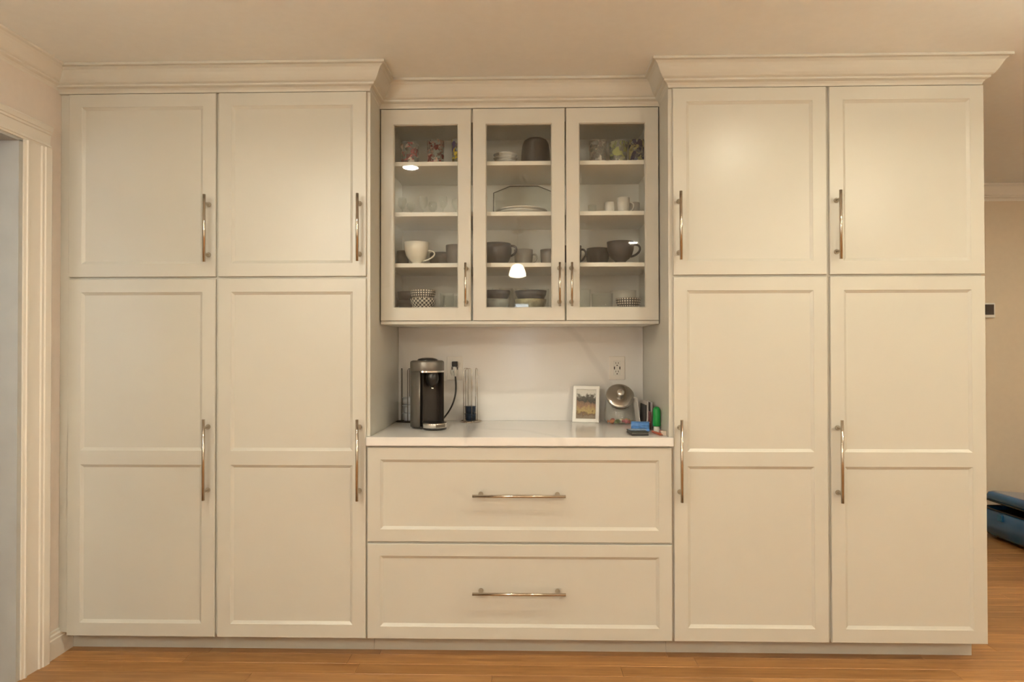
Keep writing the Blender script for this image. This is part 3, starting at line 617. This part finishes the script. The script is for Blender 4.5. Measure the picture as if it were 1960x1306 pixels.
rack(-0.247, 0.545, 'chrome wire capsule rack right of the coffee machine', mat('rack_chrome', (0.55, 0.48, 0.42), 0.2, 1.0), rz=0.35)
rack(-0.556, 0.543, 'dark wire capsule rack half hidden left of the coffee machine', DKWIRE, rz=1.1)
def capsule(x, y, z, m, label, group, hh=0.036):
    bm = bmesh.new(); k = hh/0.036
    lathe(bm, [(0, 0), (0.020, 0.0005), (0.0255, 0.004*k), (0.0268, 0.022*k), (0.0275, 0.031*k), (0.0292, 0.0325*k), (0.0292, 0.0347*k), (0.024, 0.0357*k), (0, 0.0357*k)], 28)
    tag(obj('coffee_capsule', bm, m, None, (x, y, z)), label, 'capsule', group)
NAVY = mat('navy_foil', (0.030, 0.045, 0.075), 0.28, 0.6); SILV = mat('silver_blue_foil', (0.70, 0.73, 0.78), 0.3, 0.3)
capsule(-0.247, 0.545, CZ+0.007, NAVY, 'navy coffee capsule at the bottom of the chrome rack', 'coffee capsules in racks')
capsule(-0.247, 0.545, CZ+0.043, NAVY, 'navy coffee capsule on top in the chrome rack', 'coffee capsules in racks')
for k, w_ in enumerate(('lowest', 'middle', 'topmost')):
    capsule(-0.556, 0.543, CZ+0.007+0.039*k, SILV, 'silver coffee capsule, %s in the dark rack' % w_, 'coffee capsules in racks', 0.039)

# ------------------------------------------------------------------ photo frame
t = thing('photo_frame', 'small white photo frame leaning back on the worktop', 'photo frame', (0.321, 0.528, CZ), rot=(math.radians(-11), 0, math.radians(-14)))
fw, fh, fb = 0.066, 0.180, 0.0185
WF = mat('white_frame', (0.83, 0.81, 0.77), 0.35, var=0.01)
bm = bmesh.new()
def fr_ring(e, y): return [(-fw+e, y, e), (fw-e, y, e), (fw-e, y, fh-e), (-fw+e, y, fh-e)]
loft(bm, [fr_ring(0, 0.012), fr_ring(0, -0.004), fr_ring(0.002, -0.006), fr_ring(fb-0.003, -0.006), fr_ring(fb, -0.003), fr_ring(fb, 0.004)], smooth=False)
obj('frame', bm, WF, t)
bm = bmesh.new(); box(bm, -fw+fb-0.002, fw-fb+0.002, 0.0, 0.002, fb-0.002, fh-fb+0.002); tag(obj('print', bm, snapshot('photo_print'), t), 'photo of trees over a sandy field')
bm = bmesh.new(); box(bm, -fw+0.003, fw-0.003, 0.009, 0.0115, 0.003, fh-0.003); obj('backing', bm, BLACK, t)
bm = bmesh.new(); prism(bm, [(0.012, 0.110), (0.015, 0.110), (0.062, 0.0125), (0.059, 0.0122)], 0, -0.014, 0.014); obj('easel_leg', bm, BLACK, t)

# ------------------------------------------------------------------ candy jar with slanted mouth
JX, JY = 0.480, 0.500
t = thing('candy_jar', 'glass candy jar with slanted mouth and round metal lid', 'jar', (JX, JY, CZ))
N_ = 40
def circ(r, z, cy=0.0, sy=1.0): return [(r*math.cos(2*PI*k/N_), cy+sy*r*math.sin(2*PI*k/N_), z) for k in range(N_)]
til = math.radians(52); mc = Vector((0, -0.030, 0.128)); mn = Vector((0, -math.sin(til), math.cos(til))); mu_ = Vector((0, math.cos(til), math.sin(til)))
def mouth(r, d): return [tuple(mc + mn*d + Vector((1, 0, 0))*r*math.cos(2*PI*k/N_) + mu_*r*math.sin(2*PI*k/N_)) for k in range(N_)]
bm = bmesh.new()
mid = [tuple(Vector(a).lerp(Vector(b), 0.55) * 1.0) for a, b in zip(circ(0.071, 0.095), mouth(0.060, -0.02))]
loft(bm, [circ(0.052, 0.0), circ(0.064, 0.004), circ(0.070, 0.020), circ(0.071, 0.060), mid, mouth(0.061, -0.012), mouth(0.058, -0.004), mouth(0.058, 0.004)], True)
obj('glass_body', bm, thin_glass('jar_glass', (0.93, 0.93, 0.90), 1.5, haze=0.03, pale_veil=0.09), t)
MX = Matrix.Rotation(til, 4, 'X'); MX.translation = mc
ST = mat('brushed_steel', (0.50, 0.47, 0.43), 0.24, 1.0, var=0.03)
bm = bmesh.new(); lathe(bm, [(0.056, 0.004), (0.066, 0.004), (0.0680, 0.006), (0.0680, 0.014), (0.064, 0.018), (0.040, 0.022), (0, 0.024)], 48, mx=MX); ld = obj('lid', bm, ST, t)
bm = bmesh.new(); lathe(bm, [(0.009, 0.022), (0.010, 0.030), (0.017, 0.036), (0.0185, 0.042), (0.016, 0.047), (0, 0.049)], 28, mx=MX); obj('knob', bm, CHROME, ld)
cands = [('orange', (0.80, 0.28, 0.10), (-0.038, -0.030)), ('green', (0.20, 0.30, 0.10), (-0.012, -0.036)), ('pink', (0.72, 0.20, 0.24), (0.030, -0.034)), ('cream', (0.80, 0.70, 0.52), (0.008, -0.008)), ('red', (0.60, 0.08, 0.07), (-0.030, 0.010)), ('yellow', (0.75, 0.55, 0.14), (0.036, 0.006))]
for i, (cn, cc, (dx, dy)) in enumerate(cands):
    t2 = thing('wrapped_candy', '%s wrapped candy inside the glass jar' % cn, 'candy', (JX+dx, JY+dy, CZ+0.0125), rz=i*1.1, group='candies in the jar')
    m = mat('candy_'+cn, cc, 0.3, var=0.2, scale=80)
    bm = bmesh.new(); b2 = bmesh.new(); bmesh.ops.create_uvsphere(b2, u_segments=14, v_segments=10, radius=0.0105)
    for v in b2.verts: v.co.x *= 1.15
    for f in b2.faces: f.smooth = True
    join(bm, b2); obj('sweet', bm, m, t2)
    for s_ in (-1, 1):
        bm = bmesh.new(); b2 = bmesh.new(); lathe(b2, [(0.002, 0.0), (0.005, 0.004), (0.0085, 0.009), (0.0075, 0.0092), (0.0015, 0.001)], 10, mx=Matrix.Rotation(s_*PI/2, 4, 'Y')); join(bm, b2, Matrix.Translation((s_*0.0115, 0, 0))); obj('wrapper_end', bm, m, t2)

# ------------------------------------------------------------------ cards, roll, wallet, small things on the right
def upright(name, x, y0, y1, h, th, m, label, cat, lean, yaw=0.0):
    bm = bmesh.new(); rbox(bm, -th/2, th/2, -(y1-y0)/2, (y1-y0)/2, 0, h, min(0.0006, th*0.3), 1)
    tag(obj(name, bm, m, None, (x, (y0+y1)/2, CZ+0.0002), rot=(0, math.radians(lean), math.radians(yaw))), label, cat, 'cards and booklets standing by the jar')
upright('greeting_card', 0.5620, 0.38, 0.47, 0.132, 0.003, mat('card_white', (0.72, 0.69, 0.66), 0.4), 'white greeting card standing next to the jar', 'card', -7, 3)
upright('folder', 0.5700, 0.30, 0.42, 0.105, 0.003, mat('card_black', (0.035, 0.033, 0.035), 0.4), 'thin black folder standing among the cards', 'folder', 2, 2)
upright('booklet', 0.5790, 0.29, 0.41, 0.122, 0.005, mat('card_grey', (0.58, 0.55, 0.54), 0.4), 'light grey booklet standing among the cards', 'booklet', 1, 1)
upright('red_card', 0.5860, 0.25, 0.37, 0.078, 0.003, mat('card_red', (0.16, 0.035, 0.035), 0.4), 'dark red card, shortest of the standing cards', 'card', 0, 1)
upright('envelope', 0.5960, 0.28, 0.42, 0.118, 0.006, mat('card_mauve', (0.42, 0.37, 0.39), 0.4), 'greyish mauve envelope standing nearest the cabinet side', 'envelope', 1, 0)
BR = mat('blue_plastic_film', (0.10, 0.27, 0.66), 0.4, var=0.15, scale=50)
t = thing('bag_roll', 'small roll of blue plastic bags behind the wallet', 'roll', (0.537, 0.232, CZ+0.0195), rz=math.radians(-8))
bm = bmesh.new(); lathe(bm, [(0.006, -0.040), (0.018, -0.040), (0.0195, -0.038), (0.0190, 0.0), (0.0195, 0.036), (0.018, 0.039), (0.006, 0.039)], 28, mx=Matrix.Rotation(PI/2, 4, 'Y')); obj('roll', bm, BR, t)
bm = bmesh.new(); lathe(bm, [(0.005, -0.0405), (0.0065, -0.0405), (0.0065, 0.0395), (0.005, 0.0395), (0.005, -0.0405)], 18, mx=Matrix.Rotation(PI/2, 4, 'Y')); obj('core', bm, WHITEC, t)
bm = bmesh.new(); loft(bm, [[(-0.038, -0.0185, 0.004), (0.037, -0.0185, 0.004), (0.037, -0.0170, 0.004), (-0.038, -0.0170, 0.004)], [(-0.037, -0.030, -0.012), (0.038, -0.028, -0.012), (0.038, -0.027, -0.011), (-0.037, -0.029, -0.011)], [(-0.034, -0.046, -0.0188), (0.040, -0.042, -0.0185), (0.040, -0.042, -0.0178), (-0.034, -0.046, -0.0181)]], True, True); obj('loose_end', bm, BR, t)
t = thing('wallet', 'black card wallet lying at the front of the worktop', 'wallet', (0.503, 0.102, CZ), rz=math.radians(2))
bm = bmesh.new(); rbox(bm, -0.036, 0.036, -0.058, 0.058, 0, 0.007, 0.0025); obj('lower_cover', bm, BLACK, t)
bm = bmesh.new(); rbox(bm, -0.035, 0.035, -0.057, 0.057, 0.0072, 0.0100, 0.0008); obj('inner_pocket', bm, mat('wallet_grey', (0.12, 0.11, 0.10), 0.5), t)
bm = bmesh.new(); rbox(bm, -0.036, 0.036, -0.058, 0.058, 0.0102, 0.0160, 0.0022); obj('upper_cover', bm, mat('wallet_olive_black', (0.03, 0.032, 0.026), 0.45), t)
bm = bmesh.new(); rbox(bm, -0.037, 0.037, -0.023, 0.023, 0, 0.0011, 0.0004, 1); tag(obj('plastic_card', bm, mat('card_blue', (0.34, 0.46, 0.62), 0.25, var=0.25, scale=40), None, (0.505, 0.115, CZ+0.0165), math.radians(6)), 'pale blue plastic card on top of the wallet', 'card')
t = thing('green_bottle', 'small bottle with tall rounded green cap beside the cabinet side', 'bottle', (0.5975, 0.170, CZ))
bm = bmesh.new(); lathe(bm, [(0, 0), (0.0120, 0), (0.0135, 0.002), (0.0135, 0.020), (0.011, 0.026), (0, 0.026)], 28); obj('base', bm, WHITEC, t)
bm = bmesh.new(); lathe(bm, [(0, 0.0262), (0.0160, 0.0262), (0.0165, 0.029), (0.0165, 0.090), (0.0150, 0.100), (0.0105, 0.107), (0.005, 0.110), (0, 0.1105)], 32); obj('cap', bm, mat('green_plastic', (0.006, 0.30, 0.055), 0.35), t)
t = thing('orange_pen', 'orange red pen pointing at the worktop edge', 'pen', (0.584, 0.095, CZ+0.0053), rz=math.radians(-170.5))
bm = bmesh.new(); lathe(bm, [(0, -0.055), (0.0045, -0.055), (0.005, -0.053), (0.005, 0.045), (0.0045, 0.050), (0.0035, 0.052)], 14, mx=Matrix.Rotation(-PI/2, 4, 'X')); obj('barrel', bm, mat('orange_red_plastic', (0.62, 0.14, 0.06), 0.35), t)
bm = bmesh.new(); lathe(bm, [(0.0035, 0.052), (0.0028, 0.060), (0.0012, 0.068), (0, 0.070)], 12, mx=Matrix.Rotation(-PI/2, 4, 'X')); obj('tip', bm, mat('pen_tip', (0.45, 0.20, 0.12), 0.3, 0.5), t)
t = thing('eraser', 'pink eraser in a pale sleeve beside the orange pen', 'eraser', (0.6040, 0.080, CZ), rz=math.radians(4))
bm = bmesh.new(); rbox(bm, -0.0095, 0.0095, -0.008, 0.020, 0, 0.018, 0.003); obj('rubber', bm, mat('pink_rubber', (0.70, 0.35, 0.33), 0.6), t)
bm = bmesh.new(); rbox(bm, -0.0102, 0.0102, -0.024, -0.006, -0.0, 0.0188, 0.001); obj('sleeve', bm, mat('pale_sleeve', (0.66, 0.58, 0.50), 0.5), t)

# ------------------------------------------------------------------ inside the glazed cabinet
S1, S2, S3, S4 = 2.1193, 1.8923, 1.6623, 1.4053
def tumbler(x, y, z, r, h, m, label, group, flare=0.92):
    bm = bmesh.new(); w_ = 0.0022
    lathe(bm, [(0, 0), (r*flare-0.002, 0), (r*flare, 0.002), (r, h), (r-w_, h), (r*flare-w_, 0.007), (0, 0.007)], 32)
    tag(obj('tumbler', bm, m, None, (x, y, z)), label, 'glass', group)
G1 = 'printed tumblers on the top shelf'
tumbler(-0.514, 0.36, S1, 0.043, 0.116, thin_glass('print_pink', pattern=[(0.62, 0.20, 0.20), (0.70, 0.60, 0.52)], cover=0.53, pscale=38, refl=1.0, haze=0.01, pale_veil=0.08), 'pink printed tumbler on the top shelf by the hinge side', G1)
tumbler(-0.393, 0.36, S1, 0.041, 0.130, thin_glass('print_red', pattern=[(0.22, 0.03, 0.03), (0.55, 0.35, 0.28)], cover=0.53, pscale=48, refl=1.0, haze=0.01, pale_veil=0.08), 'dark red printed tumbler on the top shelf', G1)
tumbler(-0.275, 0.36, S1, 0.043, 0.132, thin_glass('print_yellow', pattern=[(0.75, 0.58, 0.04), (0.12, 0.10, 0.30)], cover=0.53, pscale=34, refl=1.0, haze=0.01, pale_veil=0.08), 'yellow printed tumbler half behind the door stile', G1)
tumbler(0.366, 0.36, S1, 0.041, 0.122, thin_glass('print_grey', pattern=[(0.42, 0.36, 0.32), (0.62, 0.57, 0.50)], cover=0.52, pscale=45, refl=1.0, haze=0.01, pale_veil=0.15), 'faint grey printed tumbler on the top shelf', G1)
tumbler(0.462, 0.36, S1, 0.043, 0.116, thin_glass('print_green', pattern=[(0.42, 0.45, 0.18), (0.60, 0.60, 0.38)], cover=0.52, pscale=30, refl=1.0, haze=0.01, pale_veil=0.15), 'pale green printed tumbler on the top shelf', G1)
tumbler(0.549, 0.36, S1, 0.042, 0.122, thin_glass('print_purple', pattern=[(0.025, 0.02, 0.07), (0.40, 0.36, 0.16)], cover=0.45, pscale=44, refl=1.0, haze=0.01, pale_veil=0.08), 'dark purple and yellow printed tumbler at the shelf end', G1)
def bowl_bm(r, h, foot=0.5, w_=0.004):
    bm = bmesh.new()
    lathe(bm, [(0, 0), (r*foot, 0), (r*foot+0.001, 0.004), (r*0.80, h*0.32), (r*0.95, h*0.66), (r, h), (r-w_, h), (r*0.95-w_, h*0.66), (r*0.78-w_, h*0.34), (r*foot-w_, 0.009), (0, 0.009)], 40)
    return bm
def bowl(x, y, z, r, h, m, label, group, foot=0.5):
    tag(obj('bowl', bowl_bm(r, h, foot), m, None, (x, y, z)), label, 'bowl', group)
for k, w_ in enumerate(('lowest', 'second', 'third', 'topmost')):
    bm = bmesh.new(); lathe(bm, [(0, 0), (0.034, 0), (0.036, 0.004), (0.054, 0.017), (0.057, 0.020), (0.055, 0.021), (0.034, 0.008), (0, 0.007)], 36)
    tag(obj('saucer', bm, WHITEC, None, (-0.066, 0.38, S1+0.0165*k)), 'small white saucer, %s in the top shelf stack' % w_, 'saucer', 'saucers on the top shelf')
bm = bmesh.new(); lathe(bm, [(0.070, 0), (0.0705, 0.002), (0.066, 0.080), (0.062, 0.112), (0.054, 0.130), (0.040, 0.139), (0, 0.141), (0, 0.137), (0.038, 0.135), (0.051, 0.126), (0.058, 0.110), (0.062, 0.080), (0.066, 0.001), (0.070, 0)], 44)
tag(obj('serving_bowl', bm, mat('charcoal_ceramic', (0.055, 0.048, 0.045), 0.45), None, (0.076, 0.37, S1)), 'charcoal bowl turned upside down on the top shelf', 'bowl')
# second shelf
def cordial(x, y, h, label):
    bm = bmesh.new(); r = 0.021
    lathe(bm, [(0, 0), (r, 0.0), (r, 0.0015), (0.006, 0.004), (0.003, 0.008), (0.003, h*0.42), (0.010, h*0.48), (r*0.95, h*0.62), (r, h*0.8), (r*0.86, h), (r*0.86-0.0015, h), (r-0.0015, h*0.8), (0.008, h*0.50), (0, h*0.48)], 24)
    tag(obj('cordial_glass', bm, CLEAR, None, (x, y, S2)), label, 'glass', 'cordial glasses on the second shelf')
for x, y, h, lab in ((-0.550, 0.36, 0.092, 'clear cordial glass nearest the hinge on the second shelf'), (-0.508, 0.36, 0.068, 'short clear cordial glass, second from the hinge side'), (-0.451, 0.36, 0.098, 'clear cordial glass in the middle of the left shelf'), (-0.415, 0.42, 0.085, 'clear cordial glass set back behind the others'), (-0.358, 0.36, 0.098, 'clear cordial glass nearest the middle door'), (-0.300, 0.38, 0.09, 'clear cordial glass half behind the door stile')):
    cordial(x, y, h, lab)
t = thing('glass_tray', 'eight sided clear glass tray standing on edge', 'tray', (0.020, 0.552, S2+0.0005), rot=(math.radians(-7), 0, 0))
oc = [(-0.100, 0.0), (0.100, 0.0), (0.152, 0.030), (0.152, 0.162), (0.069, 0.197), (-0.069, 0.197), (-0.152, 0.162), (-0.152, 0.030)]
bm = bmesh.new(); prism(bm, [(a*0.985, 0.003+b*0.985) for a, b in oc], 1, -0.002, 0.002); obj('plate', bm, CLEAR, t)
bm = bmesh.new(); tube(bm, [(a, 0, b+0.0025) for a, b in oc], 0.0024, 6, closed=True); tag(obj('rim', bm, mat('smoked_rim', (0.10, 0.09, 0.07), 0.3), t), 'dark edge')
for k, w_ in enumerate(('lower', 'upper')):
    bm = bmesh.new(); lathe(bm, [(0, 0), (0.075, 0), (0.078, 0.003), (0.115, 0.014), (0.120, 0.017), (0.117, 0.018), (0.074, 0.007), (0, 0.006)], 44)
    tag(obj('plate', bm, WHITEC, None, (0.010, 0.37, S2+0.0130*k)), 'white china plate, %s of two in front of the glass tray' % w_, 'plate', 'plates on the second shelf')
def cup(name, x, y, z, prof, m, label, group, handle=None, rz=0.0, cat='cup'):
    """prof = outer profile (r,z) from foot to rim; handle = (z0,z1,reach,thick)"""
    t = thing(name, label, cat, (x, y, z), rz, group)
    w_ = 0.0035; inner = [(max(r-w_, 0.004), max(zz, 0.008)) for r, zz in reversed(prof)]
    bm = bmesh.new(); lathe(bm, [(0, 0)] + prof + inner + [(0, 0.008)], 36); obj('cup_body', bm, m, t)
    if handle:
        z0, z1, reach, th = handle
        def rad(zz):
            for (ra, za), (rb, zb) in zip(prof, prof[1:]):
                if za <= zz <= zb and zb > za: return ra+(rb-ra)*(zz-za)/(zb-za)
            return prof[-1][0]
        pts = bez((rad(z1)-0.002, 0, z1), (rad(z1)+reach*1.25, 0, z1+0.006), (rad(z1)+reach*1.2, 0, z0+0.01), (rad(z0)-0.002, 0, z0), 14)
        bm = bmesh.new(); tube(bm, pts, th, 10); obj('handle', bm, m, t)
    return t
def mugp(r, h, foot=0.75): return [(r*foot*0.95, 0), (r*foot, 0.003), (r*(foot+(1-foot)*0.55), h*0.25), (r*(foot+(1-foot)*0.9), h*0.6), (r, h)]
def rndp(r, h): return [(r*0.60, 0), (r*0.64, 0.003), (r*0.82, h*0.20), (r*0.96, h*0.46), (r, h*0.72), (r*0.95, h)]
def teap(r, h): return [(r*0.42, 0), (r*0.43, 0.002), (r*0.38, h*0.09), (r*0.42, h*0.14), (r*0.66, h*0.26), (r*0.84, h*0.42), (r*0.95, h*0.66), (r, h)]
GREY = mat('slate_stoneware', (0.055, 0.050, 0.050), 0.38, var=0.12, scale=25); TAUPE = mat('taupe_stoneware', (0.22, 0.195, 0.175), 0.4); PALE = mat('pale_stoneware', (0.40, 0.375, 0.33), 0.4)
tumbler(0.340, 0.37, S2, 0.020, 0.055, CLEAR, 'tiny clear shot glass next to the white cups', 'clear glasses')
cup('small_cup', 0.419, 0.36, S2, mugp(0.0235, 0.065, 0.85), WHITEC, 'small white cup without handle on the second shelf', 'cups on the second shelf')
cup('white_jug', 0.484, 0.36, S2, mugp(0.0285, 0.086, 0.9), WHITEC, 'taller white cup with handle on the second shelf', 'cups on the second shelf', (0.02, 0.065, 0.022, 0.004))
cup('small_cup', 0.545, 0.44, S2, mugp(0.028, 0.080, 0.8), mat('grey_white_china', (0.62, 0.60, 0.56), 0.25), 'greyish cup at the shelf end behind the white cup', 'cups on the second shelf')
G3 = 'cups and mugs on the third shelf'
cup('teacup', -0.474, 0.31, S3, teap(0.0575, 0.104), mat('cream_china', (0.80, 0.76, 0.66), 0.25), 'cream teacup with thin handle on the third shelf', G3, (0.020, 0.066, 0.034, 0.0035))
cup('mug', -0.300, 0.40, S3, mugp(0.050, 0.104, 0.8), TAUPE, 'taupe mug beside the cream teacup', G3)
cup('bowl_mug', -0.385, 0.50, S3, rndp(0.058, 0.082), TAUPE, 'low dark taupe mug behind the cream teacup', G3)
cup('mug', -0.562, 0.44, S3, mugp(0.028, 0.085, 0.85), TAUPE, 'taupe beaker in the hinge side corner of the third shelf', G3)
cup('mug', -0.108, 0.34, S3, rndp(0.072, 0.101), GREY, 'wide slate mug behind the middle door', G3, (0.045, 0.092, 0.026, 0.005))
cup('mug', 0.018, 0.44, S3, mugp(0.045, 0.088, 0.8), PALE, 'pale mug behind the middle door', G3, (0.025, 0.066, 0.022, 0.0045))
cup('mug', 0.140, 0.38, S3, mugp(0.043, 0.078, 0.85), TAUPE, 'taupe mug half behind the door stile', G3)
cup('mug', 0.250, 0.42, S3, mugp(0.044, 0.102, 0.8), GREY, 'slate mug half behind the stile of the end door', G3, (0.03, 0.085, 0.024, 0.005))
cup('bowl_mug', 0.374, 0.455, S3, rndp(0.056, 0.094), GREY, 'low slate mug without handle behind the large mug', G3)
cup('mug', 0.463, 0.31, S3, teap(0.0625, 0.102), GREY, 'large rounded slate mug with handle on the third shelf', G3, (0.035, 0.09, 0.032, 0.005))
# bottom shelf
G4 = 'stacked bowls on the bottom shelf'
DKB = mat('dark_bowl', (0.050, 0.042, 0.036), 0.45); TEAL = mat('grey_teal_bowl', (0.30, 0.33, 0.31), 0.35, var=0.1, scale=40); SLB = mat('slate_blue_bowl', (0.055, 0.062, 0.072), 0.35)
CHK = ring_checker('grid_pattern', (0.02, 0.018, 0.016), (0.70, 0.65, 0.56), 15, 95, kind='brick'); LAT = ring_checker('lattice_pattern', (0.025, 0.02, 0.018), (0.60, 0.55, 0.46), 18, 110)
OLV = mat('olive_cream_bowl', (0.36, 0.34, 0.22), 0.4, var=0.25, scale=60)
for k, w_ in enumerate(('lowest', 'middle', 'topmost')):
    bowl(-0.528, 0.45, S4+0.040*k, 0.062, 0.065, DKB, 'dark brown bowl, %s of the stack in the hinge side corner' % w_, G4)
for k, (m, w_) in enumerate(((LAT, 'lowest'), (LAT, 'middle'), (CHK, 'topmost'))):
    bowl(-0.445, 0.315, S4+0.040*k, 0.059, 0.062, m, 'black and white patterned bowl, %s of the stack of three' % w_, G4, 0.55)
for k, (m, w_) in enumerate(((TEAL, 'grey teal bowl, lowest of the stack beside the pattern bowls'), (TEAL, 'grey teal bowl, second of the stack behind the middle door'), (SLB, 'slate blue bowl on top of the grey teal bowls'))):
    bowl(-0.105, 0.335, S4+0.040*k, 0.062, 0.060, m, w_, G4, 0.6)
for k, (m, w_) in enumerate(((OLV, 'olive and cream bowl, lowest of the wide stack'), (OLV, 'olive and cream bowl, second of the wide stack'), (SLB, 'slate blue bowl on top of the olive and cream bowls'))):
    bowl(0.052, 0.345, S4+0.040*k, 0.074, 0.060, m, w_, G4, 0.6)
for k, (m, w_) in enumerate(((CHK, 'lower'), (CHK, 'upper'))):
    bowl(0.500, 0.325, S4+0.040*k, 0.058, 0.062, m, 'grid patterned bowl, %s of the pair at the cabinet end' % w_, G4, 0.55)
bowl(0.500, 0.470, S4, 0.060, 0.15, mat('milk_white_bowl', (0.62, 0.60, 0.54), 0.3), 'tall milk white bowl behind the grid patterned bowls', G4)
GG = 'clear tumblers on the bottom shelf'
for x, y, r, h, lab in ((-0.355, 0.47, 0.036, 0.140, 'clear tumbler at the back behind the pattern bowls'), (-0.325, 0.36, 0.034, 0.120, 'clear tumbler nearest the stile of the hinge side door'), (-0.165, 0.52, 0.034, 0.168, 'clear tall glass at the back behind the slate stack'), (-0.070, 0.53, 0.034, 0.168, 'clear tall glass between the two bowl stacks at the back'), (0.010, 0.52, 0.034, 0.165, 'clear tall glass behind the wide bowl stack'), (0.110, 0.53, 0.034, 0.165, 'clear tall glass at the back near the middle door handle'), (0.300, 0.40, 0.034, 0.150, 'clear tumbler nearest the handle of the end door'), (0.385, 0.36, 0.050, 0.128, 'wide clear glass bowl beside the grid patterned bowls')):
    tumbler(x, y, S4, r, h, CLEAR, lab, GG)
